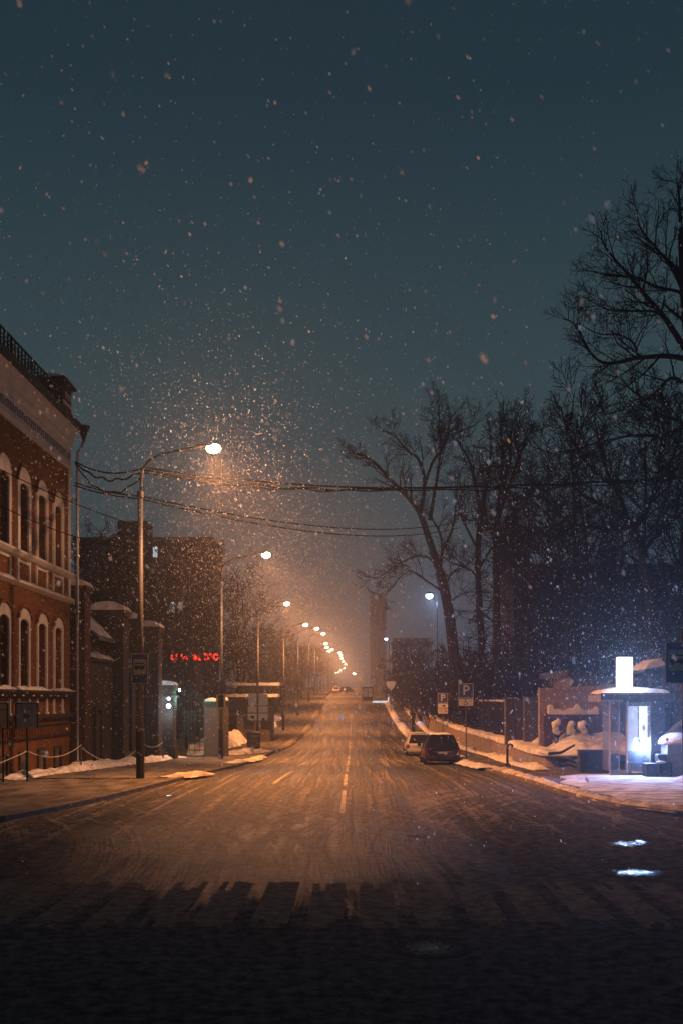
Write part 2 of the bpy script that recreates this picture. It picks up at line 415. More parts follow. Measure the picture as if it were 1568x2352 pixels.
def pavement(name, kline, sgn, m):
    mb = MB()
    W = 70
    for i, (x, y) in enumerate(kline):
        oy = y if y >= 27 else 20 + (y - 20) * .9
        for t in (0, .03, .1, .3, 1):
            xx = x + sgn * .16 + (sgn * W - x - sgn*.16) * t
            yy = y + (oy - y) * t + (.16 if y < 25 and t == 0 else 0)
            mb.v.append((xx, yy, g(yy) + .125))
    n = 5
    for i in range(len(kline)-1):
        for k in range(n-1):
            q = (i*n+k, i*n+k+1, (i+1)*n+k+1, (i+1)*n+k)
            mb.f.append(q if sgn > 0 else q[::-1])
    tag(mb.build(name, m, smooth=False), kind='structure')
    kb = MB()
    for i in range(len(kline)):
        x, y = kline[i]
        x0, y0 = kline[max(i-1, 0)]; x1, y1 = kline[min(i+1, len(kline)-1)]
        t = Vector((x1-x0, y1-y0, 0)).normalized(); nrm = Vector((t.y, -t.x, 0)) * sgn
        for (off, z) in ((0, -.04), (0.012, .13), (.03, .145), (.2, .145), (.2, .02)):
            p = Vector((x, y, 0)) + nrm * off
            kb.v.append((p.x, p.y, g(y) + z))
    for i in range(len(kline)-1):
        for k in range(4):
            kb.f.append((i*5+k, i*5+k+1, (i+1)*5+k+1, (i+1)*5+k))
    tag(kb.build('kerb', 'kerb'), kind='structure')
pavement('pavement', LKF, -1, 'snow_trod')
pavement('pavement', RKF, 1, 'snow_trod')

# painted markings
mk = MB()
def stripe(x0, y0, x1, y1, w, n=1):
    for i in range(n):
        a = i/n; b = (i+1)/n
        p = Vector((x0+(x1-x0)*a, y0+(y1-y0)*a, 0)); q = Vector((x0+(x1-x0)*b, y0+(y1-y0)*b, 0))
        r = Vector((1, 0, 0)) * w/2
        mk.add([(p.x-r.x, p.y, g(p.y)+.004), (p.x+r.x, p.y, g(p.y)+.004), (q.x+r.x, q.y, g(q.y)+.004), (q.x-r.x, q.y, g(q.y)+.004)], [(0,1,2,3)])
for i in range(14):
    stripe(-.3 - i*.004, 26 + i*9.0, -.3 - i*.004, 33 + i*9.0, .13, 5)
for (a, b) in ((36, 45), (52, 57)): stripe(-2.9, a, -2.75, b, .15, 3)
tag(mk.build('lane_marking', 'lane_paint'), kind='structure')
mk = MB()
rc = random.Random(4)
for i in range(-12, 14):
    x = i*.74 + .1
    for q in range(5):                                  # ragged strips of what the tyres left of each bar
        xa, xb = x+.1*q, x+.1*q+.1
        a0 = 13.0+.55*rc.random()**2; a1 = 16.3-.8*rc.random()**2
        for j in range(4):
            a, b = a0+(a1-a0)*j/4, a0+(a1-a0)*(j+1)/4
            mk.add([(xa, a, g(a)+.004), (xb, a, g(a)+.004), (xb, b, g(b)+.004), (xa, b, g(b)+.004)], [(0,1,2,3)])
tag(mk.build('crosswalk_marking', 'paint'), kind='structure')

# puddles
def puddle(x, y, rx, ry, seed, label, m='puddle'):
    r = random.Random(seed); mb = MB(); n = 40
    ph = [r.random()*6.3 for _ in range(4)]
    mb.v.append((0, 0, 0))
    for k in range(n):
        a = 2*math.pi*k/n
        q = 1 + .22*math.sin(2*a+ph[0]) + .2*math.sin(3*a+ph[1]) + .13*math.sin(7*a+ph[2]) + .08*math.sin(11*a+ph[3])
        mb.v.append((rx*q*math.cos(a), ry*q*math.sin(a), 0))
    for k in range(n): mb.f.append((0, 1+k, 1+(k+1) % n))
    o = mb.build('puddle', m); o.location = (x, y, g(y)+.006); tag(o, label, 'puddle')
puddle(4.95, 17.1, .50, .42, 3, 'larger bright meltwater puddle before the crosswalk mirroring the light box')
puddle(5.45, 20.6, .46, .55, 4, 'ragged puddle on the road nearer the shelter corner')
puddle(6.0, 20.9, .12, .22, 5, 'tiny puddle fragment beside the ragged puddle')
puddle(1.42, 21.7, .30, .16, 6, 'thin strip puddle in the lane between wheel tracks')
puddle(-5.75, 31.0, .16, .35, 8, 'small pale puddle by the kerb near the stop pole')
mb = MB(); mb.lathe([(.50, -.02), (.47, .003), (.40, .005), (0.01, .006)], n=36)
o = mb.build('manhole_cover', 'manhole'); o.location = (.93, 11.95, g(11.95)+.002); tag(o, 'round wet manhole cover in the dark road before the crosswalk', 'manhole cover')

# snow ridges and piles
def ridge(name, pts, w, h, seed, m, label=None, cat=None, kind=None, zf=None):
    r = random.Random(seed); mb = MB(); K = 7
    P = []
    for (a, b) in zip(pts, pts[1:]):
        a = Vector((a[0], a[1])); b = Vector((b[0], b[1])); n = max(2, int((b-a).length/.35))
        P += [a + (b-a)*i/n for i in range(n)]
    P.append(Vector(pts[-1][:2]))
    env = 1.0
    for i, p in enumerate(P):
        t = ((P[min(i+1, len(P)-1)] - P[max(i-1, 0)])).normalized(); nr = Vector((t.y, -t.x))
        env = min(1.35, max(.45, env + (r.random()-.5)*.4))
        end = min(1, min(i, len(P)-1-i)/3 + .15)
        for k in range(K):
            u = k/(K-1)*2 - 1
            hh = h*.75*env*end*(math.cos(u*math.pi/2)**.9 if abs(u) < 1 else 0)*(.55+.9*r.random())
            q = p + nr*(u*w/2*(.55+.5*env)*(1 + (r.random()-.5)*.4) + (env-.9)*w*.3) + t*(r.random()-.5)*.2
            z0 = zf(q.x, q.y) if zf else g(q.y)
            mb.v.append((q.x, q.y, z0 + hh + (-.03 if k in (0, K-1) else .01)))
    for i in range(len(P)-1):
        for k in range(K-1): mb.f.append((i*K+k, i*K+k+1, (i+1)*K+k+1, (i+1)*K+k))
    o = mb.build(name, m, smooth=True); tag(o, label, cat, kind=kind); return o
pz = lambda x, y: g(y) + .12
ridge('snow_ridge', [(-12.6,36),(-12.1,41),(-11.9,47),(-11.5,54),(-11.2,60)], .95, .28, 1, 'snow', 'long snow ridge shovelled along the chained forecourt and gateway wall', 'snow ridge', zf=pz)
ridge('snow_ridge', [(-7.2,37.6),(-6.5,38.5),(-6.0,40.5)], .7, .14, 2, 'snow_dirty', 'low snow ridge at the foot of the stop sign lamp post', 'snow ridge', zf=pz)
ridge('snow_ridge', [(-6.6,52),(-5.9,57),(-5.8,64)], .8, .16, 21, 'snow_dirty', 'lumpy snow ridge on the kerb at the second lamp post', 'snow ridge', zf=pz)
ridge('snow_ridge', [(-8.6,66),(-6.9,70),(-6.1,74)], 1.0, .3, 22, 'snow_dirty', 'curved snow ridge in front of the litter bin', 'snow ridge', zf=pz)
ridge('snow_ridge', [(-11.4,76),(-11.0,95),(-11.0,115),(-10.8,140)], 2.2, .9, 3, 'snow', 'tall snow bank along the hedge behind the route board', 'snow bank', zf=pz)
ridge('snow_ridge', [(-5.9,76),(-5.7,100),(-5.7,140),(-5.7,190)], .7, .16, 4, 'slush_heap', 'broken kerbside snow ridge up the lamp side of the street', 'snow ridge', zf=pz)
ridge('snow_ridge', [(6.05,45),(5.9,52),(5.95,62),(5.9,80),(5.9,110),(5.9,150),(5.9,178)], 1.0, .24, 5, 'snow', 'kerbside snow ridge beside the parked cars', 'snow ridge', zf=pz)
ridge('snow_ridge', [(9.6,24.7),(8.3,25.7),(7.45,27.2),(7.0,29.5),(6.75,33),(6.5,38),(6.2,44)], .55, .14, 6, 'snow_dirty', 'low dirty snow ridge curving round the shelter corner kerb', 'snow ridge', zf=pz)
ridge('snow_ridge', [(8.1,43),(8.2,50),(8.85,64),(8.45,87),(8.4,130),(8.4,178)], .8, .3, 7, 'snow', 'snow ridge at the foot of the retaining wall', 'snow ridge', zf=pz)
ridge('snow_ridge', [(-13.2,61),(-10.4,62)], 2.2, .3, 8, 'snow', 'snow heap trodden flat before the green yard gate', 'snow heap', zf=pz)
ridge('snow_ridge', [(11.2,34.3),(12.4,35.3),(13.6,36.2)], 1.5, .55, 9, 'snow_dirty', 'snow heap lit by the shelter beside the black bin', 'snow heap', zf=pz)
# packed snow apron by the shelter
mb = MB()
for k in range(16):
    y = 25.3+13.9*k/15; x0 = lerp_pts([(9.3,25.2),(8.2,27),(7.5,29.5),(7.2,33),(7.6,37),(8.6,39.3)], y)
    for q in range(12): mb.v.append((x0+.25*math.sin(k*1.7)+(30-x0)*(q/11)**1.6, y, g(y)+.13+.035*(q > 0)+.02*mnoise.noise(Vector((q*.9, y*1.3, 2)))*(q > 0)))
for k in range(15):
    for q in range(11): mb.f.append((k*12+q, k*12+q+1, (k+1)*12+q+1, (k+1)*12+q))
tag(mb.build('snow_cover', 'snow_fresh', smooth=True), kind='structure')

# ------------------------------------------------------------------ brick building
FX = -12.7
bb = empty('brick_house', (FX, 44.6, 0), 'two storey red brick house with white arched windows and a rail on its roof', 'house')
def bl(mb, name, m, par=bb, **k):
    # mb in world coords -> local
    mb.v = [(x-FX, y-44.6, z) for (x, y, z) in mb.v]; return mb.build(name, m, par, **k)
Y0, Y1 = 27.0, 44.6
wc = [Y1 - 1.85 - 2.22*i for i in range(7)]       # window centres
WH = .5                                             # half opening
# wall with openings (columns between windows)
def arch_pts(yc, hw, z0, z1, rise, n=8):
    pts = [(yc-hw, z0), (yc-hw, z1)]
    for i in range(1, n):
        a = math.pi - math.pi*i/n
        pts.append((yc + hw*math.cos(a), z1 + rise*math.sin(a)))
    pts += [(yc+hw, z1), (yc+hw, z0)]
    return pts
mb = MB()
RECESS = .42
def wall_row(z0, z1, zo0, zo1):
    ed = [Y0] + sum([[c-WH, c+WH] for c in sorted(wc)], []) + [Y1]
    for i in range(0, len(ed), 2): mb.box(FX-.5, FX, ed[i], ed[i+1], z0, z1)
    for c in wc:
        mb.box(FX-.5, FX, c-WH, c+WH, z0, zo0)
        # arched head
        n = 8; top = z1
        for i in range(n):
            a0 = math.pi - math.pi*i/n; a1 = math.pi - math.pi*(i+1)/n
            q0 = (c+WH*math.cos(a0), zo1+.2*math.sin(a0)); q1 = (c+WH*math.cos(a1), zo1+.2*math.sin(a1))
            mb.prism([q0, q1, (q1[0], top), (q0[0], top)], 'x', FX-.5, FX)
wall_row(3.4, 7.5, 3.55, 5.95); wall_row(7.5, 13.3, 8.7, 11.15)
mb.box(FX-.5, FX-.02, Y0, Y1, -.6, 3.4)
mb.box(FX-14, FX-.5, Y0, Y1, -.6, 15.1)
bl(mb, 'wall', 'brick_red')
# frieze and cornice
mb = MB(); mb.prism([(FX-.5,13.3),(FX+.06,13.3),(FX+.06,14.3),(FX+.16,14.45),(FX+.16,14.62),(FX+.42,15.1),(FX-.5,15.1)], 'y', Y0, Y1)
bl(mb, 'frieze', 'frieze')
mb = MB(); mb.box(FX+.06, FX+.10, Y0, Y1, 13.3, 13.5); mb.box(FX+.06, FX+.095, Y0, Y1, 14.1, 14.16)
bl(mb, 'frieze_moulding', 'white_trim')
mb = MB(); P_ = [(Y0+.3, 14.02)]
y = Y0+.3
while y < Y1-.4: P_ += [(y, 13.72), (y+.1, 13.72), (y+.1, 13.98), (y+.26, 13.98)]; y += .26
P_ += [(y, 14.02)]
mb.prism(P_, 'x', FX+.061, FX+.085)
bl(mb, 'frieze_pattern', 'steel_blue')
mb = MB(); mb.box(FX-14, FX+.52, Y0, Y1+.05, 15.1, 15.42); bl(mb, 'roof_edge', 'roof_dark')
mb = MB(); mb.box(FX-13.6, FX-.9, Y0, Y1-.8, 15.42, 15.9); bl(mb, 'roof', 'roof_dark')
# roof railing
mb = MB(); zb, zt = 15.5, 16.2; yend = 42.4
mb.bar((FX+.3, Y0, zt), (FX+.3, yend, zt), .06); mb.bar((FX+.3, Y0, zb), (FX+.3, yend, zb), .04); mb.bar((FX+.3, Y0, 15.98), (FX+.3, yend, 15.98), .03)
y = Y0
i = 0
while y < yend:
    mb.bar((FX+.3, y, 15.42), (FX+.3, y, zt + (.0)), .05 if i % 6 else .09)
    n = 10
    mb.tube([(FX+.3, y+.19+.11*math.cos(2*math.pi*k/n), 15.74+.13*math.sin(2*math.pi*k/n)) for k in range(n+1)], .022, 4, cap=False)
    y += .38; i += 1
bl(mb, 'roof_railing', 'black_iron')
# corner chimney
ch = MB(); ch.box(FX-1.05, FX+.12, 43.2, 44.45, 15.42, 16.75); ch_o = bl(ch, 'chimney', 'brick_dark')
mb = MB(); mb.box(FX-1.1, FX+.2, 43.1, 44.55, 16.75, 16.86); mb.box(FX-1.18, FX+.3, 43.0, 44.65, 16.86, 16.96); mb.box(FX-1.0, FX+.12, 43.3, 44.5, 16.96, 17.12)
c = bl(mb, 'chimney_cap', 'roof_dark', ch_o)
mb = MB(); mb.prism([(FX-1.1+1.3*i/8, 17.12+.13*math.sin(math.pi*i/8)) for i in range(9)], 'y', 43.2, 44.6); bl(mb, 'snow_cap', 'snow', ch_o)
mb = MB()
for yy in (43.6, 43.95, 44.25):
    n = 14
    mb.tube([(FX+.11, yy+.11*math.cos(2*math.pi*k/n), 16.4+.14*math.sin(2*math.pi*k/n)) for k in range(n+1)], .03, 5, cap=False)
for xx in (FX-.72, FX-.2):
    n = 14
    mb.tube([(xx+.13*math.cos(2*math.pi*k/n), 43.17, 16.4+.14*math.sin(2*math.pi*k/n)) for k in range(n+1)], .035, 5, cap=False)
mb.box(FX-1.08, FX+.15, 43.17, 44.48, 15.95, 16.1)
bl(mb, 'chimney_ornament', 'white_trim', ch_o)
# string courses and sills
mb = MB(); mb.prism([(FX-.01,8.42),(FX+.12,8.48),(FX+.24,8.6),(FX+.24,8.68),(FX-.01,8.70)], 'y', Y0, Y1+.1); bl(mb, 'upper_sill_course', 'white_trim')
mb = MB(); mb.prism([(FX-.01,7.34),(FX+.08,7.38),(FX+.2,7.46),(FX+.2,7.56),(FX-.01,7.6)], 'y', Y0, Y1+.1); bl(mb, 'string_course', 'white_trim')
mb = MB(); mb.prism([(FX-.01,3.1),(FX+.16,3.16),(FX+.3,3.34),(FX+.3,3.42),(FX-.01,3.44)], 'y', Y0, Y1+.1); bl(mb, 'lower_ledge', 'gate_stone')
mb = MB(); mb.box(FX, FX+.12, Y0, Y1+.06, 2.3, 2.46); mb.box(FX, FX+.05, Y0, Y1, 2.0, 2.06); mb.box(FX, FX+.05, Y0, Y1, 1.52, 1.58)
bl(mb, 'plinth_band', 'gate_stone')
mb = MB()
y = Y0+.2
while y < Y1-.1:
    mb.box(FX, FX+.04, y, y+.07, 1.64, 1.95); y += .19
bl(mb, 'plinth_pattern', 'brick_red')
def snow_strip(y0, y1, z, x0, x1, h, seed, par=bb):
    r = random.Random(seed); mb = MB(); n = max(6, int((y1-y0)/.3)); K = 5
    for i in range(n+1):
        y = y0 + (y1-y0)*i/n; e = min(1, .3+min(i, n-i)*.4); q = h*e*(.6+.7*r.random())
        for k in range(K):
            u = k/(K-1); mb.v.append((x0+(x1-x0)*u + (r.random()-.5)*.01, y, z + q*math.sin(math.pi*min(1, .25+u*.75))**.8))
        
    for i in range(n):
        for k in range(K-1): mb.f.append((i*K+k, i*K+k+1, (i+1)*K+k+1, (i+1)*K+k))
    return mb
for (a, b, sd) in ((Y0, 41.2, 1), (41.5, Y1+.08, 2)):
    bl(snow_strip(a, b, 3.42, FX-.05, FX+.29, .14, sd), 'ledge_snow', 'snow', smooth=True)
bl(snow_strip(Y0, Y1+.05, 8.69, FX, FX+.2, .05, 5), 'sill_snow', 'snow', smooth=True)
bl(snow_strip(Y0, Y1+.05, 7.58, FX, FX+.18, .05, 6), 'course_snow', 'snow', smooth=True)
# corner pilaster
mb = MB(); mb.box(FX, FX+.05, Y1-.28, Y1, 7.6, 13.3); bl(mb, 'corner_pilaster', 'white_trim')
# windows
def surround(c, z0, z1, rise, ztop, rise2, HW, hood):
    m2 = MB()
    inner = arch_pts(c, WH, z0, z1, rise, 10); outer = arch_pts(c, HW, z0, ztop, rise2, 10)
    for i in range(len(inner)-1):
        m2.prism([inner[i], inner[i+1], outer[i+1], outer[i]], 'x', FX+.002, FX+.07)
    return m2
for c in wc:
    for lev, (z0, z1, ri, zt, r2, HW) in enumerate(((3.46, 5.95, .2, 6.15, .42, .68), (8.7, 11.15, .2, 11.35, .62, .78))):
        w = bl(surround(c, z0, z1, ri, zt, r2, HW, lev == 0), 'window', 'white_trim')
        p = MB(); p.prism(arch_pts(c, WH-.001, z0+.05, z1, .199, 10), 'x', FX-RECESS-.02, FX-RECESS); bl(p, 'pane', 'pane', w)
        fr = MB()
        for yy in (c-WH+.04, c+WH-.04, c): fr.box(FX-RECESS, FX-RECESS+.05, yy-.035, yy+.035, z0+.05, z1+.12)
        fr.box(FX-RECESS, FX-RECESS+.05, c-WH, c+WH, z0+.62*(z1-z0), z0+.62*(z1-z0)+.07)
        bl(fr, 'frame', 'wood_pale' if False else 'steel_blue', w)
        # hood mould
        h = MB(); o1 = arch_pts(c, HW+.02, zt-.05, zt, r2+.03, 12)[1:-1]; o2 = arch_pts(c, HW+.1, zt-.05, zt, r2+.13, 12)[1:-1]
        for i in range(len(o1)-1): h.prism([o1[i], o1[i+1], o2[i+1], o2[i]], 'x', FX+.001, FX+.13)
        bl(h, 'hood', 'brick_red', w)
    # strips framing the panel under each upper window, and plinth strips
    s = MB()
    for yy in (c-.68, c+.68):
        s.box(FX+.001, FX+.06, yy-.075, yy+.075, 7.6, 8.42)
    s.box(FX+.001, FX+.055, c-.605, c+.605, 8.28, 8.38)
    bl(s, 'panel_strip', 'white_trim')
    for yy in (c-.62, c+.62):
        s = MB(); s.box(FX+.001, FX+.07, yy-.07, yy+.07, 2.54, 3.1); s.box(FX+.001, FX+.1, yy-.13, yy+.13, 2.46, 2.54); bl(s, 'plinth_strip', 'white_trim')
        s = MB(); s.box(FX+.17, FX+.22, yy-.1, yy+.1, 3.19, 3.27); bl(s, 'bracket', 'white_trim')
    bw = MB(); bw.box(FX-.015, FX+.004, c-.42, c+.42, .15, 1.0); bo = bl(bw, 'basement_window', 'pane')
    fr = MB()
    fr.prism([(c-.5,.1),(c-.4,.1),(c-.4,.98),(c+.4,.98),(c+.4,.1),(c+.5,.1),(c+.5,1.06),(c-.5,1.06)], 'x', FX-.01, FX+.05)
    bl(fr, 'frame', 'gate_stone', bo)
# downpipe
dp = MB(); xx = FX+.30
dp.tube([(xx+.28,44.75,14.75),(xx+.22,44.75,14.45),(xx,44.75,14.15),(xx,44.75,8),(xx,44.75,3),(xx,44.75,.35),(xx+.18,44.65,.18)], .065, 10)
dpo = bl(dp, 'downpipe', 'galv', smooth=True)
mb = MB(); mb.lathe([(.07,-.55),(.10,-.4),(.28,.05),(.30,.1),(.26,.1)], (xx+.28, 44.75, 15.25), 12); bl(mb, 'funnel', 'roof_dark', dpo)
mb = MB()
for z in (2, 4.4, 7, 9.5, 12): mb.box(FX+.01, xx+.08, 44.58, 44.86, z, z+.05)
bl(mb, 'clamp', 'galv', dpo)

# ------------------------------------------------------------------ gateway beside the house
def pier(x0, x1, y, dep, zt, label, m='gate_stone', cap=.35, lip=.12):
    zb = g(y) - .2
    o = empty('gate_pier', ((x0+x1)/2, y, zb), label, 'gate pier', 'piers of the old gateway')
    c = Vector(o.location); mb = MB()
    hx = (x1-x0)/2; H = zt-zb
    mb.box(-hx, hx, 0, dep, 0, H-.75); ob = mb.build('shaft', m, o, bevel=.02)
    mb = MB(); mb.box(-hx-.1, hx+.1, -.1, dep+.1, 0, .9); mb.build('base', m, o, bevel=.02)
    mb = MB(); mb.box(-hx-.06, hx+.06, -.06, dep+.06, H-.75, H-.62); mb.box(-hx+.04, hx-.04, .04, dep-.04, H-.62, H-.3)
    mb.box(-hx-lip*.6, hx+lip*.6, -lip*.6, dep+lip*.6, H-.3, H-.15); mb.box(-hx-lip, hx+lip, -lip, dep+lip, H-.15, H); mb.build('capital', m, o)
    mb = MB(); n = 12
    prof = [(-hx-lip, H)] + [((-hx-lip)+(2*hx+2*lip)*i/n, H+.04+cap*math.sin(math.pi*i/n)**.55) for i in range(n+1)] + [(hx+lip, H)]
    mb.prism(prof, 'y', -lip, dep+lip); mb.build('snow_cap', 'snow', o, bevel=.04)
    return o
pier(-13.3, -12.45, 46.2, 1.0, 8.35, 'tall brick pier with a snow cap touching the brick house corner', 'brick_dark', .3)
pier(-13.75, -12.0, 52.0, 1.3, 7.75, 'broadest dark gateway pier under a deep rounded snow cap', cap=.42)
pier(-12.35, -11.8, 54.5, .9, 7.5, 'slim dark pier between the broad pier and the lamp post', cap=.3)
pier(-12.35, -11.15, 57.0, 1.1, 7.25, 'dark pier with a sloping snow cap behind the lamp post', cap=.32)
pe = pier(-11.95, -10.85, 60.0, 1.1, 3.95, 'short end pier carrying the white wall lamp', cap=.25)
# gatehouse with sloped snowy roof
gh = empty('gatehouse', (-13.3, 48.6, 0), 'low dark gatehouse with a steep snowy lean-to roof', 'gatehouse')
mb = MB(); mb.box(-1.2, .45, 0, 3.0, -.4, 6.2); mb.build('wall', 'gate_stone', gh)
mb = MB(); mb.prism([(-1.2,7.55),(-.75,7.75),(.95,6.15),(.95,5.98),(-1.2,7.3)], 'y', -.3, 3.2); mb.build('roof', 'roof_dark', gh)
r2 = random.Random(5); mb = MB(); n = 16
for i in range(n+1):
    u = i/n; x = -.78+1.68*u; z = 7.79-1.58*u
    for k in range(7):
        yy = -.34+3.5*k/6 - (.05*r2.random() if k == 0 else 0); mb.v.append((x, yy, z+.12*math.sin(math.pi*min(1, u*.9+.1)) + .02*r2.random() - (.1 if k in (0, 6) else 0)))
for i in range(n):
    for k in range(6): mb.f.append((i*7+k, i*7+k+1, (i+1)*7+k+1, (i+1)*7+k))
mb.build('roof_snow', 'snow', gh, smooth=True)
# front wall of the gateway with coping snow, doorway
gw = empty('gateway_wall', (-12.6, 47.2, 0), 'dark gateway wall with a doorway and snow on its coping', 'wall')
mb = MB(); mb.box(-.3, .1, 0, 4.8, -.5, 4.95); mb.build('wall', 'gate_stone', gw)
mb = MB(); mb.box(-.4, .25, 0, 4.78, 4.95, 5.08); mb.build('coping', 'gate_stone', gw)
mb = snow_strip(0, 4.7, 5.08, -.38, .28, .3, 8); mb.build('coping_snow', 'snow', gw, smooth=True)
mb = MB(); mb.box(.1, .14, .9, 1.9, -.3, 2.4); mb.build('door', 'roof_dark', gw)
mb = MB(); mb.box(.1, .2, .78, .9, -.3, 2.55); mb.box(.1, .2, 1.9, 2.02, -.3, 2.55); mb.box(.1, .22, .78, 2.02, 2.55, 2.7); mb.build('door_frame', 'gate_stone', gw)
gl2 = empty('iron_gate', (-11.9, 53.4, -.4), 'tall closed iron gate between the dark piers', 'gate')
mb = MB(); mb.box(-.03, .03, 0, 1.0, .2, 5.4); mb.build('leaf', 'black_iron', gl2)
mb = MB(); mb.box(-.03, .03, 2.1, 3.5, .2, 5.2); mb.build('leaf', 'black_iron', gl2)
mb = snow_strip(0, 3.3, 5.4, -.12, .12, .25, 9); mb.build('snow_cap', 'snow', gl2, smooth=True)
# notice on gate (pale slanted scrap)
o = MB().prism([(-.16,-.35),(.02,-.1),(.2,.35),(-.05,.3)], 'x', 0, .02).build('torn_poster', 'sign_white'); o.location = (-11.75, 55.7, 6.2); tag(o, 'pale torn scrap of poster high on the gateway', 'poster')

# ------------------------------------------------------------------ lamps
def spot(parent, loc, power, col, half=72, rad=.1, rot=(0, R(-21), 0), base=.05, pale=None):
    """a luminaire: a strong downward lobe and a faint all-round glow from the bowl"""
    d = bpy.data.lights.new('lamp_light', 'POINT'); d.energy = power; d.color = (1, 1, 1); d.shadow_soft_size = rad; d.use_nodes = True
    nt = d.node_tree; n = nt.nodes; l = nt.links; em = n['Emission']
    tc = n.new('ShaderNodeTexCoord'); sp = n.new('ShaderNodeSeparateXYZ'); l.new(tc.outputs['Normal'], sp.inputs[0])
    mr = n.new('ShaderNodeMapRange'); mr.interpolation_type = 'SMOOTHSTEP'; mr.inputs[1].default_value = -math.cos(R(half)); mr.inputs[2].default_value = -1
    mr.inputs[3].default_value = 0; mr.inputs[4].default_value = 1; l.new(sp.outputs[2], mr.inputs[0])
    ad = n.new('ShaderNodeMath'); ad.operation = 'ADD'; l.new(mr.outputs[0], ad.inputs[0])
    m2 = n.new('ShaderNodeMapRange'); m2.interpolation_type = 'SMOOTHSTEP'; m2.inputs[1].default_value = .5; m2.inputs[2].default_value = .08
    m2.inputs[3].default_value = base*.04; m2.inputs[4].default_value = base; l.new(sp.outputs[2], m2.inputs[0]); l.new(m2.outputs[0], ad.inputs[1])
    l.new(ad.outputs[0], em.inputs['Strength'])
    mx = n.new('ShaderNodeMix'); mx.data_type = 'RGBA'; mx.inputs[6].default_value = (*(pale or col), 1); mx.inputs[7].default_value = (*col, 1)
    l.new(mr.outputs[0], mx.inputs[0]); l.new(mx.outputs[2], em.inputs['Color'])
    o = bpy.data.objects.new('lamp_light', d); C.objects.link(o); o.parent = parent; o.location = loc; o.rotation_euler = rot
    return o
def area(parent, loc, sx, sy, power, col, rot):
    d = bpy.data.lights.new('panel_light', 'AREA'); d.shape = 'RECTANGLE'; d.size = sx; d.size_y = sy; d.energy = power; d.color = col
    o = bpy.data.objects.new('panel_light', d); C.objects.link(o); o.parent = parent; o.location = loc; o.rotation_euler = rot
    return o
def point(parent, loc, power, col, rad=.08):
    d = bpy.data.lights.new('lamp_light', 'POINT'); d.energy = power; d.color = col; d.shadow_soft_size = rad
    o = bpy.data.objects.new('lamp_light', d); C.objects.link(o); o.parent = parent; o.location = loc
    return o
SOD = (1.0, .32, .075)
PW = 22000
def street_lamp(pb, head, label, power=PW, big=1.0, size=R(144)):
    """pb: pole base (x,y,z); head: world point of the lantern."""
    o = empty('street_lamp', pb, label, 'street lamp', 'sodium street lamps along the kerb')
    h = L(head, pb); H = h.z
    mb = MB(); mb.tube([(0,0,0),(0,0,1.9)], .155, 14); mb.tube([(0,0,1.9),(0,0,2.0)], [.155,.12], 14); mb.build('base', 'pole_black', o, smooth=False)
    zt = H - 1.75
    mb = MB(); mb.tube([(0,0,1.98),(.05*0,0,zt)], [.115,.10], 12); mb.build('pole', 'pole_grey', o, smooth=True)
    mb = MB(); mb.tube([(0,0,zt-.18),(0,0,zt+.04)], [.14,.135], 12); mb.build('collar', 'pole_grey', o, smooth=False)
    dx = h.x; dy = h.y
    pts = []
    for (u, z) in ((0, zt), (.03, zt+.85), (.06, zt+1.0), (.13, zt+1.2), (.24, zt+1.38), (.36, zt+1.47), (.55, zt+1.58), (.78, zt+1.70), (.87, zt+1.75)):
        pts.append((dx*u, dy*u, z))
    mb = MB(); mb.tube(pts, [.055]*2 + [.05]*7, 8); mb.build('arm', 'pole_grey', o, smooth=True)
    # lantern: housing above, bowl below
    hd = MB(); n = 14
    a = math.atan2(dy, dx)
    ca, sa = math.cos(a), math.sin(a)
    def T(p): return (h.x + (p[0]*ca - p[1]*sa)*big, h.y + (p[0]*sa + p[1]*ca)*big, h.z + p[2]*big)
    secs = [(-.66,.05,.04),(-.46,.11,.09),(-.22,.15,.12),(0,.13,.12),(.14,.09,.10),(.2,.03,.08)]
    vs = []
    for (x, w, hh) in secs:
        for k in range(9):
            t = math.pi*k/8; vs.append(T((x, w*math.cos(t), -.02+hh*math.sin(t))))
    fs = []
    for i in range(len(secs)-1):
        for k in range(8): fs.append((i*9+k, i*9+k+1, (i+1)*9+k+1, (i+1)*9+k))
        fs.append((i*9+8, i*9, (i+1)*9, (i+1)*9+8))
    hd.add(vs, fs); ho = hd.build('lantern', 'pole_grey', o, smooth=True)
    bw = MB(); vs = []; secs = [(-.28,.0),(-.25,.45),(-.16,.8),(0,1),(.14,.88),(.24,.55),(.29,.0)]
    for (x, w) in secs:
        for k in range(12):
            t = 2*math.pi*k/12; vs.append(T((x+.06, .17*w*math.cos(t), -.10+.19*w*math.sin(t))))
    fs = []
    for i in range(len(secs)-1):
        for k in range(12): fs.append((i*12+k, i*12+(k+1) % 12, (i+1)*12+(k+1) % 12, (i+1)*12+k))
    bw.add(vs, fs); bo = bw.build('lens', 'sodium', ho, smooth=True)
    if power: spot(o, (h.x, h.y, h.z-.40*big), power, SOD, 72, .1, (0, R(-25), 0), .065 if pb[1] < 100 else .13, (1.0, .38, .15) if pb[1] > 70 else (1.0, .44, .21))
    return o
LAMPS = [  # lamp x, y, pole x (photo), depth
    (487,1024,323,37),(609,1271,508,60),(657,1384,592,87),(700,1433,651,116),(726,1442,684,145),(741,1454,709,180),
    (747,1476.5,722,212),(749.5,1485.6,733,245),(754,1494,739,278),(761,1490.5,744,305),(779,1498,755,330),(782,1504,762,365),(784,1511,766,400),
    (787,1518.5,770,440),(792.6,1524.6,776,480),(789.7,1533.7,775,520),(781.5,1538.7,768,560),(776,1543.5,764,600),(770.5,1544.5,760,650)]
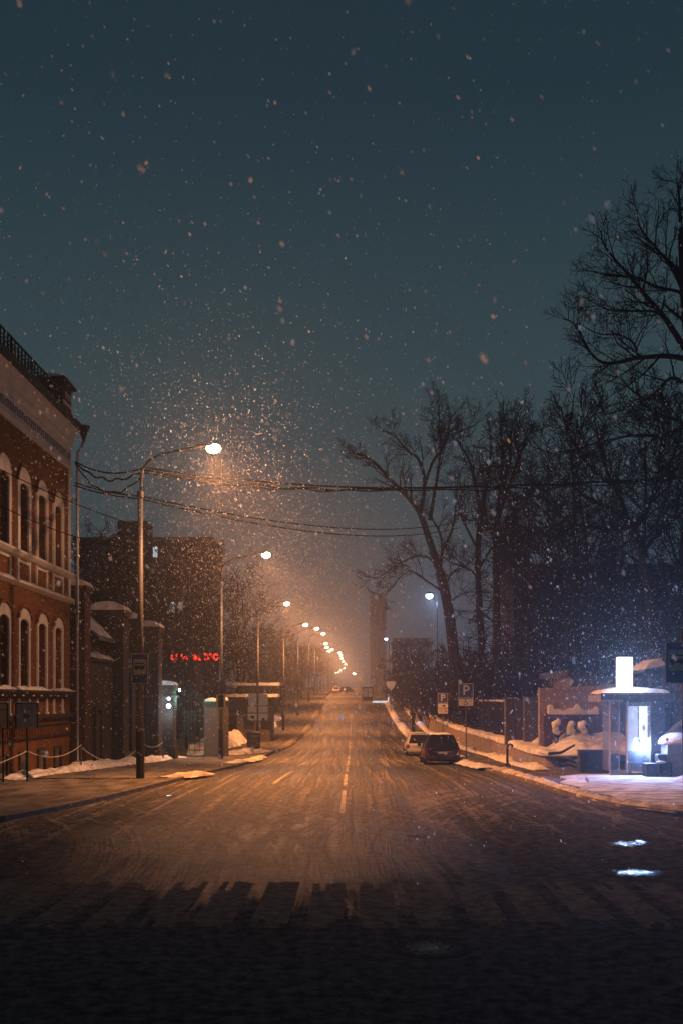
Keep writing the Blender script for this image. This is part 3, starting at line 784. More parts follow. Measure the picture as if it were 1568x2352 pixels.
for i, (lx, ly, px, d) in enumerate(LAMPS):
    h = at(lx, ly, d); pb = Vector(((px-CX)/(F/d), d, g(d)))
    if i > 5: pb.x = min(pb.x, h.x-2.2)
    lab = ['lit street lamp whose post carries the bus stop sign beside the brick house', 'lit street lamp whose post carries the round no parking sign',
           'lit street lamp rising behind the route board and litter bin'][i] if i < 3 else f'{ORD[i]} lit street lamp up the kerb counting from the brick house'
    big = 1.0 if i < 3 else 1.0 + min(.9, (d-87)/260)
    street_lamp(pb, h, lab, PW if d < 420 else PW*1.0, big)
# a lone lamp over the road where it bends
h = at(814, 1546, 430); street_lamp(Vector((h.x+2.5, 430, g(430))), h, 'lone bright lamp over the crest where the street bends', PW*1.2, 2.4)

def white_lamp(x, y, d, px, label, power, H=None, big=1.0, pt=False):
    h = at(x, y, d); pb = Vector(((px-CX)/(F/d), d, g(d)))
    o = empty('yard_lamp', pb, label, 'lamp post', 'cold white lamps beyond the fence')
    q = L(h, pb)
    mb = MB(); mb.tube([(0,0,0),(0,0,q.z+.1),(q.x*.6,0,q.z+.3),(q.x,0,q.z+.15)], [.09,.06,.05,.05], 8); mb.build('pole', 'black_iron', o, smooth=True)
    mb = MB(); mb.lathe([(.06*big,.16*big),(.3*big,.02*big),(.32*big,-.02*big),(.05*big,.0)], tuple(q), 14); ho = mb.build('lantern', 'pole_grey', o)
    mb = MB(); mb.ball((q.x, q.y, q.z-.1*big), .22*big, .22*big, .18*big, 12, 8); mb.build('lens', 'cold_big' if power > 20000 else 'cold_lens', ho, smooth=True)
    if power:
        spot(o, (q.x, q.y-.05, q.z-.32*big), power, (.42, .60, 1.0), 48, .12, (0, R(-34), 0), .035)
    return o
white_lamp(985,1365,130,1003, 'brightest cold white lamp glowing behind the tall forked tree', 60000, big=2.1)
white_lamp(886,1466,205,893, 'cold white lamp on the pale far tower side', 6000, big=1.4)
white_lamp(857,1559,215,862, 'small white lamp above the far square road sign', 25, big=.9)
white_lamp(889,1574,190,886, 'small white lamp beside the pale shield road sign', 25, big=.9)
white_lamp(901,1568,200,905, 'faint pinkish lamp just over the pale shield road sign', 300, big=.5)

# wall lamp on the end pier, and goose-neck bulb
wl = empty('wall_lamp', at(388,1618,59.6), 'bright white globe wall lamp on the short end pier', 'wall lamp')
mb = MB(); mb.tube([(.25,.3,.15),(.05,0,.12),(0,0,.05)], .03, 6); mb.build('bracket', 'black_iron', wl)
mb = MB(); mb.ball((0,0,-.1), .14, n=14, m=10); mb.build('globe', 'cold_lens', wl, smooth=True)
mb = MB(); mb.ball((0,0,.35), .09, n=12, m=8); mb.build('upper_globe', 'cold_lens', wl, smooth=True)
point(wl, (.05,-.3,-.1), 150, (.85, .93, 1.0), .12)
gn = empty('gooseneck_lamp', at(413,1585,61), 'small bare bulb on a gooseneck over the green yard gate', 'lamp')
mb = MB(); mb.tube([(-.62,.3,-.1),(-.55,.2,.3),(-.25,.05,.42),(-.03,0,.28),(0,0,.1)], .025, 6); mb.build('neck', 'black_iron', gn, smooth=True)
mb = MB(); mb.ball((0,0,0), .07, .07, .1, 10, 8); mb.build('bulb', 'cold_lens', gn, smooth=True)
point(gn, (0,.5,-.5), 110, (.35, .9, .72), .1)
# green yard gate with pillar
yg = empty('yard_gate', (-10.8, 63.5, g(63.5)), 'low green barred yard gate lit from inside the yard', 'gate')
mb = MB()
for z in (.5, 1.05, 1.5, 2.35, 2.7, 2.95): mb.box(0, 2.0, 0, .05, z, z+.05)
for x in (0, .33, .66, .99, 1.32, 1.65, 1.95): mb.box(x, x+.04, .05, .09, .3, 3.0)
mb.build('bars', 'iron_green_lit', yg)
st = empty('stone_steps', (-10.9, 65.2, g(65)), 'snow dusted steps behind the green yard gate', 'steps')
for k in range(3):
    mb = MB(); mb.box(0, 2.0, .35*k, .35*k+.34, 0, .35+.22*k); mb.build('step', 'snow_dirty', st)
def yard_pillar(x0, x1, d, zt, label):
    zb = g(d)-.1; o = empty('yard_pillar', ((x0+x1)/2, d, zb), label, 'gate pillar', 'pillars of the yard gate'); hx = (x1-x0)/2; H = zt-zb
    mb = MB(); mb.box(-hx, hx, 0, .7, 0, H); mb.build('shaft', 'wall_dark', o, bevel=.02)
    mb = MB(); mb.box(-hx-.08, hx+.08, -.08, .78, H, H+.1); mb.build('cap', 'iron_green_lit', o)
    mb = MB(); mb.ball((0,.35,H+.1), hx+.06, .42, .26, 14, 8, zmin=H+.1); mb.build('snow_cap', 'snow', o, smooth=True)
yard_pillar(-9.42, -8.55, 62.8, 2.85, 'wide pale pillar with a greenish snow cap beside the yard gate')
yard_pillar(-8.45, -8.05, 63.6, 2.9, 'narrow pale pillar tucked against the wide yard gate pillar')

# ------------------------------------------------------------------ signs on and near the posts
def bus_pict(o, w, z, m, wm):
    mb = MB(); mb.prism([(-w,-.09),(w*.96,-.09),(w,0),(w*.9,.13),(-w*.9,.13),(-w,.09)], 'y', -.042, -.036); po = mb.build('bus_pictogram', m, o); po.location.z = z
    mb = MB()
    for i in range(4): mb.box(-w*.84+i*w*.43, -w*.84+i*w*.43+w*.33, -.048, -.043, .02, .095)
    mb.build('pictogram_windows', wm, po)
    mb = MB()
    for x in (-w*.6, w*.55):
        mb.prism([(x+.045*math.cos(a*math.pi/5), -.1+.045*math.sin(a*math.pi/5)) for a in range(10)], 'y', -.0425, -.0365)
    mb.build('pictogram_wheels', m, po)
def stop_sign(loc, label, big=1, wm='sign_yellow', lean=0):
    o = empty('bus_stop_sign', loc, label, 'bus stop sign'); 
    mb = MB(); mb.box(-.31, .31, -.02, .02, -.55, .55); mb.build('panel', 'sign_blue', o, bevel=.01)
    mb = MB()
    for (a, b, c, d) in ((-.3,.3,.535,.55),(-.3,.3,-.55,-.535),(-.31,-.295,-.535,.535),(.295,.31,-.535,.535)): mb.box(a, b, -.028, -.021, c, d)
    mb.build('border', 'sign_white', o)
    mb = MB(); mb.box(-.235, .235, -.034, -.021, -.22, .34); mb.build('white_field', wm, o, bevel=.004)
    bus_pict(o, .19, .08, 'sign_black', wm)
    mb = MB(); mb.box(-.4, -.31, -.02, .02, .02, .15); mb.build('clamp', 'sign_white', o)
    return o
stop_sign(at(323,1536,36.6) + Vector((0, -.1, 0)), 'dark bus stop sign with a bus pictogram on the lamp post by the brick house')
s2 = stop_sign(at(1553,1522,26.4), 'large bus stop sign with a yellowed bus pictogram beside the lit shelter')
sp_ = empty('sign_post', (8.78, 26.6, .1), 'thin dark sign post at the shelter corner', 'post')
mb = MB(); mb.tube([(.06,0,0),(0,0,4.75)], .045, 10); mb.build('pole', 'pole_black', sp_, smooth=True)
mb = MB(); mb.lathe([(.14,0),(.14,.02),(.06,.06)], (.06,0,0), 14); mb.build('foot', 'pole_black', sp_)

# round no parking sign + plate on second lamp post
p2 = at(509,1580,59.5)
rs = empty('no_parking_sign', p2, 'dark round no parking sign on the second lamp post', 'road sign')
mb = MB(); mb.prism([(.36*math.cos(a*math.pi/16), .36*math.sin(a*math.pi/16)) for a in range(32)], 'y', -.2, -.17); mb.build('disc', 'sign_blue', rs)
mb = MB()
for a in range(32):
    q = [(r_*math.cos((a+k)*math.pi/16), r_*math.sin((a+k)*math.pi/16)) for r_, k in ((.3,0),(.36,0),(.36,1),(.3,1))]
    mb.prism(q, 'y', -.207, -.201)
mb.bar((-.21,-.206,.21), (.21,-.206,-.21), .06, .008, up=(0,1,0))
mb.build('ring', 'tail', rs)
fr = empty('frame_plate', at(509,1613,59.4), 'narrow pale framed plate hanging under the round sign', 'road sign')
mb = MB(); mb.box(-.28,-.16,-.2,-.17,-.42,.42); mb.box(.16,.28,-.2,-.17,-.42,.42); mb.box(-.16,.16,-.2,-.17,-.42,-.3); mb.build('frame', 'sign_white', fr)
mb = MB(); mb.box(-.16,.16,-.19,-.175,-.3,.42); mb.build('plate', 'sign_black', fr)
# route board (six pale blue plates) on third lamp post
rb = empty('route_board', at(593,1620,85.5), 'pale blue six-part route board on the third lamp post', 'route board')
for (x0, x1, z0, z1) in ((-.8,-.08,.0,.98),(.08,.85,.0,.98),(-.85,-.08,-.62,-.08),(.08,.85,-.62,-.08),(-.85,-.08,-1.28,-.7),(.08,.85,-1.28,-.7)):
    mb = MB(); mb.box(x0, x1, -.3, -.26, z0, z1); mb.build('plate', 'panel_blue', rb, bevel=.01)
mb = MB(); mb.box(-.9,.9,-.255,-.22,-.05,-.02); mb.box(-.9,.9,-.255,-.22,-.68,-.65); mb.box(-.04,.04,-.255,.1,-1.35,1.0); mb.build('frame', 'pole_black', rb)
mb = MB(); mb.box(-.6,-.3,-.31,-.301,-1.15,-.9); mb.box(.35,.6,-.31,-.301,-1.28,-1.1); mb.build('printed_mark', 'sign_black', rb)
# litter bin
lb = empty('litter_bin', Vector(((583-CX)/(F/74), 74, g(74)+.12)), 'dark ribbed litter bin on the pavement by the route board post', 'litter bin')
mb = MB(); mb.lathe([(.42,0),(.47,.05),(.5,.5),(.5,1.25),(.46,1.32)], n=20); mb.build('body', 'wall_dark', lb)
mb = MB()
for z in (.2,.55,.9,1.2): mb.lathe([(.5,z),(.53,z+.02),(.53,z+.06),(.5,z+.08)], n=20)
mb.build('band', 'black_iron', lb)
mb = MB(); mb.lathe([(.46,1.32),(.52,1.36),(.40,1.42),(.3,1.43)], n=20); mb.build('rim', 'black_iron', lb)

# information boards on posts in front of the house
def info_board(x, y, d, w, h, m, label, text=None, pz=None):
    c = at(x, y, d); zb = .1; o = empty('information_board', (c.x, d, zb), label, 'information board')
    z = c.z - zb
    mb = MB(); mb.tube([(0,.05,0),(0,.05,z+h/2)], .035, 8); mb.build('post', 'pole_black', o)
    mb = MB(); mb.box(-w/2,w/2,-.02,.02,z-h/2,z+h/2); mb.build('sheet', m, o)
    mb = MB(); mb.box(-w/2-.05,-w/2,-.035,.035,z-h/2,z+h/2); mb.box(w/2,w/2+.05,-.035,.035,z-h/2,z+h/2); mb.box(-w/2-.05,w/2+.05,-.035,.035,z+h/2,z+h/2+.03); mb.build('frame', 'black_iron', o)
    mb = MB(); mb.prism([(-w/2-.05,z+h/2+.03),(w/2+.05,z+h/2+.03),(w/2,z+h/2+.07),(-w/2,z+h/2+.08)], 'y', -.035, .04); mb.build('snow_cap', 'snow', o)
    return o, z
o, z = info_board(62.5, 1644, 35.5, .72, .86, 'panel_grey', 'square grey framed notice board on a post before the house')
text_mesh('37', .22, 'printed_number', 'sign_black', o, (-.02, -.024, z-.05), depth=.002, bold=.006)
mb = MB()
for k in range(4): mb.box(-.28, .26-.08*(k % 2), -.0235, -.0205, z+.2+.045*k, z+.21+.045*k)
mb.build('printed_lines', 'steel_blue', o)
o, z = info_board(7, 1644, 35.0, .3, .86, 'sign_yellow', 'narrow yellowed framed notice board on a post by the house')
mb = MB(); mb.box(-.14,.14,-.026,-.021,z+.2,z+.23); mb.build('printed_lines', 'sign_black', o)
# chain barrier
posts = [(-11.6,35.4,1.35),(-11.75,43.0,1.0),(-11.2,53.0,1.0),(-10.9,57.0,1.0)]
post_o = []
for i, (x, y, h) in enumerate(posts[1:]):
    o = empty('barrier_post', (x, y, g(y)+.1), ['thin barrier post holding chains at the house corner', 'thin barrier post before the iron gate', 'thin barrier post beside the end pier'][i], 'barrier post', 'thin posts of the chain barrier')
    mb = MB(); mb.tube([(0,0,0),(0,0,h)], .03, 8); mb.build('shaft', 'pole_grey', o)
    mb = MB(); mb.ball((0,0,h), .045, n=10, m=6); mb.build('knob', 'pole_grey', o)
def chain(a, b, sag, label, m='chain', r=.02):
    a = Vector(a); b = Vector(b); mb = MB(); n = int((b-a).length/.09); c = (a+b)/2
    for i in range(n):
        t0 = i/n; t1 = (i+1.35)/n
        p = a+(b-a)*t0; q = a+(b-a)*t1
        p.z -= sag*4*t0*(1-t0); q.z -= sag*4*t1*(1-t1)
        mb.bar(p-c, q-c, r*(1.5 if i % 2 else .7), r*(.7 if i % 2 else 1.5))
    o = mb.build('barrier_chain', m); o.location = c; tag(o, label, 'chain', 'chains of the barrier')
n1 = at(62.5,1735,35.5)
chain(n1+Vector((0,.06,.15)), (-11.75,43.0,1.1), .35, 'bright white chain sagging from the square notice board post')
chain(n1+Vector((0,.06,.15)), (-13.2,30.5,.35), .1, 'chain running down from the square notice board post toward the house')
chain((-11.75,43.0,1.0), (-11.2,53,.75), .75, 'deeply sagging chain before the gateway doorway')
chain((-11.2,53.0,.75), (-8.5+.1,37.4+18,.8) if False else (-10.9,57.0,.65), .25, 'short chain between the two posts by the end pier')

# ------------------------------------------------------------------ cables
def cable(pts, label, r=.02, sag=None, twist=0, n=26):
    mb = MB(); P = []
    for a, b, s in zip(pts, pts[1:], sag or [0]*(len(pts)-1)):
        a = Vector(a); b = Vector(b)
        for i in range(n):
            t = i/n; q = a+(b-a)*t; q.z -= 4*s*t*(1-t)
            if twist: q.z += .06*math.sin(t*30+twist)*math.sin(math.pi*t); q.y += .05*math.cos(t*30+twist)*math.sin(math.pi*t)
            P.append(q)
    P.append(Vector(pts[-1])); c = P[len(P)//2].copy()
    mb.tube([p-c for p in P], r, 5); o = mb.build('overhead_cable', 'cable', smooth=True); o.location = c
    tag(o, label, 'cable', 'overhead cables'); return o
W1 = at(174,1060,44.6); PT = at(333,1080,37.2); E1 = at(1600,1094,44)
mid = at(905,1121,41.5)
cable([W1, PT+Vector((0,0,.1)), mid, E1], 'taut upper strand of the thick cable bundle crossing the street', .036, [.35,.18,.1])
cable([W1-Vector((0,0,.05)), PT, mid, E1], 'lower sagging strand of the thick cable bundle crossing the street', .04, [.55,.3,.12], 1.3)
cable([W1-Vector((0,0,.1)), PT-Vector((0,0,.1)), mid-Vector((0,0,.08)), E1], 'deepest looping strand of the thick cable bundle from the house', .032, [1.0,.25,.2], 3.0)
cable([at(172,1108,44.6), at(325,1140,37.2), at(1052,1198,80)], 'upper thin wire from the house past the lamp post to the forked tree', .032, [.1,.9])
cable([at(172,1115,44.6), at(325,1146,37.2), at(1055,1212,80)], 'lower thin wire from the house past the lamp post to the forked tree', .032, [.1,1.0])
cable([at(-10,1072,34), at(330,1212,37)], 'thin wire slanting across the upper house windows to the lamp post', .018, [.15])
cable([at(-10,1155,34), at(330,1263,37)], 'thin wire slanting across the lower sill line to the lamp post', .018, [.3])
cable([at(330,1215,37), at(512,1420,60)], 'thin snowy wire dropping between the first two lamp posts', .018, [.8])
cable([at(512,1440,60), at(590,1545,87)], 'drooping wire between the second and third lamp posts', .02, [1.2])

# ------------------------------------------------------------------ trees
def rnd_dir(d, ang, r):
    d = d.normalized(); a = d.orthogonal().normalized(); b = d.cross(a); t = r.random()*2*math.pi
    return (d*math.cos(ang) + (a*math.cos(t)+b*math.sin(t))*math.sin(ang)).normalized()
class TreeB:
    def __init__(s, seed, maxlev=4, up=.08, rmin=.012, dens=1.0, droop=0, spread=.75):
        s.r = random.Random(seed); s.t = MB(); s.c = MB(); s.maxlev = maxlev; s.up = up; s.rmin = rmin; s.dens = dens; s.droop = droop; s.spread = spread
    def limb(s, pts, r0, r1, lev, tmin=.3, nchild=None, clen=None):
        n = len(pts); rad = [max(s.rmin, r0+(r1-r0)*(i/(n-1))**.85) for i in range(n)]
        (s.t if lev <= 1 else s.c).tube(pts, rad, (10, 7, 5, 3, 3)[min(lev, 4)], cap=lev == 0)
        if lev >= s.maxlev: return
        Lg = sum((pts[i+1]-pts[i]).length for i in range(n-1))
        if nchild is None: nchild = int(s.dens*(5, 7, 6, 5)[min(lev, 3)] + s.r.random())
        for k in range(nchild):
            t = tmin + (1-tmin)*((k+s.r.random())/max(1, nchild)); f = t*(n-1); i = min(int(f), n-2)
            p = pts[i]+(pts[i+1]-pts[i])*(f-i); d = (pts[i+1]-pts[i]).normalized()
            ll = (clen or Lg)*(.38+.3*s.r.random())*(1.15-.55*t)
            rr = rad[i]*(.42+.2*s.r.random())
            s.branch(p, rnd_dir(d, s.spread*(.6+.7*s.r.random()), s.r), ll, rr, lev+1)
    def branch(s, p, d, Lg, r0, lev):
        if Lg < .25: return
        n = max(3, min(7, int(Lg/.6)+2)); pts = [p.copy()]; st = Lg/(n-1)
        for i in range(n-1):
            j = .22 if lev < 3 else .3
            d = (d + Vector(((s.r.random()-.5)*j*2, (s.r.random()-.5)*j*2, (s.r.random()-.5)*j*2 + s.up - s.droop*(lev >= 2)))).normalized()
            pts.append(pts[-1]+d*st)
        s.limb(pts, r0, r0*.3, lev, .18)
    def make(s, name, loc, label, group=None, bark='bark', twig='twig', cat='tree'):
        o = empty(name, loc, label, cat, group)
        s.t.build('trunk', bark, o, smooth=True); s.c.build('crown', twig, o)
        return o
def smooth_poly(P, r, j=.0):
    # Catmull-Rom through the points
    out = []
    for i in range(len(P)-1):
        p0 = P[max(i-1, 0)]; p1 = P[i]; p2 = P[i+1]; p3 = P[min(i+2, len(P)-1)]
        for k in range(4):
            t = k/4
            q = .5*((2*p1)+(p2-p0)*t+(2*p0-5*p1+4*p2-p3)*t*t+(3*p1-p0-3*p2+p3)*t**3)
            out.append(q + Vector((r.random()-.5, r.random()-.5, r.random()-.5))*j)
    out.append(P[-1]); return out
def sk_tree(name, conv, d, base, limbs, seed, label, maxlev=4, dens=1.0, group=None, dj=2.5, clen=None, up=.08, rmin=.014, bark='bark', twig='twig', spread=.7):
    """limbs: list of (points in photo space, r0, r1, level, child count, tmin); depth of each limb swings off d."""
    tb = TreeB(seed, maxlev, up, rmin, dens, spread=spread); r = tb.r
    for (pp, r0, r1, lev, nc, tm) in limbs:
        dd = 0 if lev == 0 else (r.random()-.5)*2*dj
        P = []
        for i, q in enumerate(pp):
            x, y = conv(q); dep = d + dd*(i/max(1, len(pp)-1))**1.0
            P.append(at(x, y, dep) - base)
        P = smooth_poly(P, r, .02)
        tb.limb(P, r0, r1, lev, tm, nc, clen)
    return tb.make(name, base, label, group, bark, twig)
z4 = lambda q: (775+.293*q[0], 890+.293*q[1])
z5 = lambda q: (1177+.3297*q[0], 373+.3297*q[1])
z6 = lambda q: (1091+.3043*q[0], 1091+.3043*q[1])
bA = Vector(((775+.293*930-CX)/(F/97), 97, g(97)+.9))
trunkA = [(930,2420),(905,2050),(860,1700),(800,1450)]
sk_tree('forked_tree', z4, 97, bA, [
    (trunkA, .62, .45, 0, 0, .3),
    ([(800,1450),(700,1150),(640,980),(560,870),(440,750),(300,600),(200,530),(90,510)], .40, .05, 1, 13, .35),
    ([(645,985),(680,740),(630,560),(560,510),(430,370),(330,340)], .22, .04, 1, 11, .3),
    ([(670,800),(740,590),(800,500),(880,380),(1070,300)], .17, .04, 1, 11, .25),
    ([(795,1440),(820,1250),(790,1120),(720,1010),(650,940)], .20, .05, 1, 5, .4),
    ([(815,1290),(900,1100),(930,850),(940,680)], .16, .04, 1, 8, .3),
    ([(720,1040),(770,750),(800,540),(800,330),(790,160)], .2, .04, 1, 12, .25),
    ([(800,540),(850,400),(880,250),(900,150)], .1, .03, 1, 9, .2),
    ([(785,1400),(680,1320),(560,1340),(420,1420),(310,1500)], .12, .03, 1, 10, .2),
    ([(820,1600),(700,1520),(620,1460),(540,1450),(440,1540),(370,1640)], .12, .03, 1, 10, .2),
    ([(840,1560),(900,1450),(1000,1400),(1050,1330)], .12, .03, 1, 9, .2),
    ([(870,1700),(960,1620),(1060,1600)], .1, .03, 1, 8, .2)],
    11, 'tall bare forked tree leaning over the street in front of the brightest white lamp', dens=1.15, clen=6.0)
bB = Vector(((775+.293*1130-CX)/(F/80), 80, g(80)+.9))
sk_tree('bare_tree', z4, 80, bB, [
    ([(1140,2560),(1130,2100),(1100,1500),(1105,1150),(1130,1000)], .33, .22, 0, 0, .3),
    ([(1130,1000),(1085,800),(1040,600),(950,440),(900,390)], .2, .03, 1, 12, .25),
    ([(1130,1000),(1160,800),(1190,600),(1200,430),(1190,330)], .2, .03, 1, 12, .25),
    ([(1110,1300),(1020,1120),(960,980),(920,760)], .14, .03, 1, 9, .3),
    ([(1115,1500),(1020,1420),(900,1380),(840,1340)], .12, .03, 1, 9, .2),
    ([(1115,1400),(1240,1200),(1330,1060)], .14, .03, 1, 9, .2)],
    12, 'bare tree standing just behind the forked tree over the iron fence', clen=4.6)
bC = Vector(((775+.293*1250-CX)/(F/74), 74, g(74)+.9))
sk_tree('bare_tree', z4, 74, bC, [
    ([(1260,2600),(1250,1900),(1240,1250),(1270,850)], .32, .2, 0, 0, .3),
    ([(1270,850),(1290,560),(1280,350),(1290,230)], .18, .03, 1, 12, .25),
    ([(1270,850),(1350,560),(1350,380),(1390,220)], .18, .03, 1, 12, .25),
    ([(1260,1000),(1400,600),(1480,400),(1540,270)], .16, .03, 1, 12, .25),
    ([(1250,1250),(1420,900),(1560,760)], .14, .03, 1, 10, .25),
    ([(1250,1250),(1160,1000),(1150,700)], .14, .03, 1, 9, .25),
    ([(1245,1500),(1400,1300),(1540,1240)], .14, .03, 1, 9, .2)],
    13, 'bare tree with upright limbs between the fence gate pillars and the forked trees', clen=4.6)
bD = Vector(((1500-CX)/(F/47), 47, .2))
sk_tree('spreading_tree', z6, 47, bD, [
    ([(1370,2000),(1340,1200),(1290,700),(1200,450),(1160,380)], .30, .22, 0, 0, .3),
    ([(1160,380),(1100,200),(1000,0),(940,-200),(900,-420)], .15, .03, 1, 13, .25),
    ([(1165,400),(950,400),(770,380),(600,480),(500,640)], .13, .03, 1, 13, .2),
    ([(1180,420),(1300,250),(1380,0),(1400,-260),(1350,-480)], .17, .03, 1, 13, .25),
    ([(1130,300),(900,200),(700,60),(520,-60)], .12, .03, 1, 13, .2),
    ([(1250,600),(1400,420),(1540,300),(1640,150)], .12, .03, 1, 10, .2),
    ([(1200,470),(1000,620),(860,760),(700,800)], .1, .025, 1, 10, .2),
    ([(1050,90),(850,-80),(700,-320),(640,-520)], .12, .03, 1, 12, .2),
    ([(1380,0),(1500,-160),(1560,-400)], .1, .03, 1, 9, .2)],
    14, 'spreading bare tree whose crooked trunk rises behind the lit shelter', clen=3.6, rmin=.010, dens=1.1)
bE = Vector(((1650-CX)/(F/41), 41, .2))
sk_tree('tall_tree', z5, 41, bE, [
    ([(1480,4200),(1400,3000),(1300,2000),(1230,1350),(1190,900),(1170,500)], .36, .12, 0, 6, .55),
    ([(1230,1350),(1070,1100),(900,900),(820,800),(650,600),(610,480)], .14, .02, 1, 16, .2),
    ([(1235,1380),(1100,1350),(870,1360),(690,1400),(560,1350),(430,1130),(350,1090)], .13, .02, 1, 18, .2),
    ([(1200,920),(1100,720),(1000,600),(900,480),(860,370)], .11, .02, 1, 13, .2),
    ([(1220,1200),(1186,930),(1000,870),(860,800),(700,790),(500,750)], .09, .02, 1, 14, .2),
    ([(1170,500),(1162,320),(1150,180),(1135,110)], .09, .018, 1, 12, .1),
    ([(1080,1110),(1000,1040),(800,1035),(650,1020),(500,940)], .07, .02, 1, 13, .15),
    ([(1260,1600),(1100,1500),(950,1650),(800,1560),(700,1420)], .1, .02, 1, 14, .2),
    ([(870,1360),(840,1260),(740,1200),(600,1195),(450,1120)], .06, .018, 1, 12, .1),
    ([(1280,1800),(1050,1900),(850,1900),(600,1950),(420,2000)], .1, .02, 1, 14, .2),
    ([(1290,1900),(1150,1800),(1000,1750),(860,1640)], .1, .02, 1, 12, .2)],
    15, 'tallest bare tree reaching from beside the stop sign post high into the sky', clen=3.2, rmin=.009, spread=.8, dens=1.1)

# prototypes of plain bare trees, copied with their trunk and crown
def proto(seed, H, label, bark='bark', twig='twig', spread=.55, dens=1.0, multi=1, name='bare_tree', loc=(0,0,0), r0=None, up=.1, rmin=.014, cat='tree', group=None, maxlev=4, droop=0):
    tb = TreeB(seed, maxlev, up, rmin, dens, droop, spread); r = tb.r
    for k in range(multi):
        d = Vector(((r.random()-.5)*(.1 if multi == 1 else .9), (r.random()-.5)*(.1 if multi == 1 else .9), 1)).normalized()
        pts = [Vector(((r.random()-.5)*.4*(multi > 1), (r.random()-.5)*.4*(multi > 1), -.3))]; n = 8
        hh = H*(.92 if multi == 1 else .6+.4*r.random())
        for i in range(n):
            d = (d+Vector(((r.random()-.5)*.12, (r.random()-.5)*.12, .1))).normalized(); pts.append(pts[-1]+d*hh/n)
        tb.limb(pts, (r0 or H*.016)*(1 if multi == 1 else .35), .03, 0, .28 if multi == 1 else .1, int(15*dens) if multi == 1 else int(9*dens), H*.62 if multi == 1 else H*.45)
    return tb.make(name, loc, label, group, bark, twig, cat)
def place(p, used, x, y, sc, rz, label, group, z=None):
    o = p if not used[0] else copy_tree(p); used[0] = True
    o.location = (x, y, (g(y)+.05) if z is None else z); o.scale = (sc, sc, sc); o.rotation_euler = (0, 0, rz); tag(o, label, group=group); return o
P1 = proto(31, 15, 'x', spread=.8, dens=.85, up=.06); P2 = proto(32, 15, 'x', spread=.9, dens=.85, up=.05); P3 = proto(33, 15, 'x', spread=.7, dens=.9, up=.06)
u1, u2, u3 = [0], [0], [0]
GL = 'bare trees behind the gateway and hedge'
LT = [(196,1195,86,P1,u1),(243,1225,80,P2,u2),(292,1255,92,P3,u3),(352,1300,84,P1,u1),(404,1265,98,P2,u2),(452,1250,104,P3,u3),(486,1262,92,P1,u1),
      (540,1275,110,P2,u2),(560,1315,128,P1,u1),(585,1335,120,P3,u3),(430,1390,76,P2,u2),(480,1400,80,P3,u3),(545,1420,96,P1,u1),(330,1400,78,P3,u3),(270,1380,84,P2,u2)]
for i, (x, y, d, p, u) in enumerate(LT):
    H = at(x, y, d).z - g(d)
    place(p, u, (x-CX)/(F/d), d, H/15.6, rng.random()*6.3, f'bare dark tree, {ORD[i]} in the grove behind the gateway and hedge', GL)
# frosted avenue trees further up the kerb, lit by the lamps
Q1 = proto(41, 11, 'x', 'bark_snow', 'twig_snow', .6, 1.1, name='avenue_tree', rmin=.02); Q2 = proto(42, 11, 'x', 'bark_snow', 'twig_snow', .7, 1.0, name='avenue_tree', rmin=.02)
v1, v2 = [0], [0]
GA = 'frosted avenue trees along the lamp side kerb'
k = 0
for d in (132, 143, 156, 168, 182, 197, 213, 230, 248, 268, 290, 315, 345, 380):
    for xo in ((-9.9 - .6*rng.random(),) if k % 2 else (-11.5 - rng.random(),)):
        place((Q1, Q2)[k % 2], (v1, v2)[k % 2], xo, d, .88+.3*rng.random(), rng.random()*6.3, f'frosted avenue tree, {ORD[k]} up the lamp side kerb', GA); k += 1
GB = 'dark trees behind the house with the chimney'
RT = [(1215,1010,66,P1,u1),(1265,960,70,P2,u2),(1330,900,62,P3,u3),(1400,930,66,P1,u1),(1470,900,60,P2,u2),(1540,880,58,P3,u3),(1580,1000,52,P1,u1)]
for i, (x, y, d, p, u) in enumerate(RT):
    H = at(x, y, d).z - g(d)
    place(p, u, (x-CX)/(F/d), d, H/15.6, rng.random()*6.3, f'tall bare dark tree, {ORD[i]} in the row from the fence pillars toward the stop sign', GB)
# low scrub behind the iron fence
S1 = proto(51, 5, 'x', spread=.6, dens=1.2, multi=7, name='bare_shrub', rmin=.014, cat='shrub', maxlev=3); S2 = proto(52, 5, 'x', spread=.7, dens=1.2, multi=8, name='bare_shrub', rmin=.014, cat='shrub', maxlev=3)
w1, w2 = [0], [0]
GS = 'bare shrubs behind the iron fence'
k = 0
for (x, y, d) in ((900,1520,175),(915,1490,155),(935,1500,140),(955,1470,130),(975,1490,118),(1000,1500,108),(1025,1478,100),(1050,1490,92),(1080,1470,86),(1110,1480,80),(1140,1470,76),(1170,1480,72),(1205,1500,66),(1245,1510,62),(1290,1500,60)):
    H = at(x, y, d).z - g(d) - .8
    place((S1, S2)[k % 2], (w1, w2)[k % 2], (x-CX)/(F/d)+.6, d, H/4.6, rng.random()*6.3, f'dense bare shrub, {ORD[k]} in line behind the iron fence from its far end', GS, g(d)+.8); k += 1
GH = 'bare shrubs of the hedge behind the route board'
k = 0
for (x, y, d) in ((520,1600,90),(545,1592,94),(570,1600,98),(596,1590,104),(620,1598,112),(640,1592,122),(655,1600,134),(668,1596,146)):
    H = max(2.2, at(x, y, d).z - g(d))
    place((S1, S2)[k % 2], (w1, w2)[k % 2], min(-11.6, (x-CX)/(F/d)), d, H/4.6, rng.random()*6.3, f'dark leafless shrub, {ORD[k]} along the hedge behind the route board', GH); k += 1

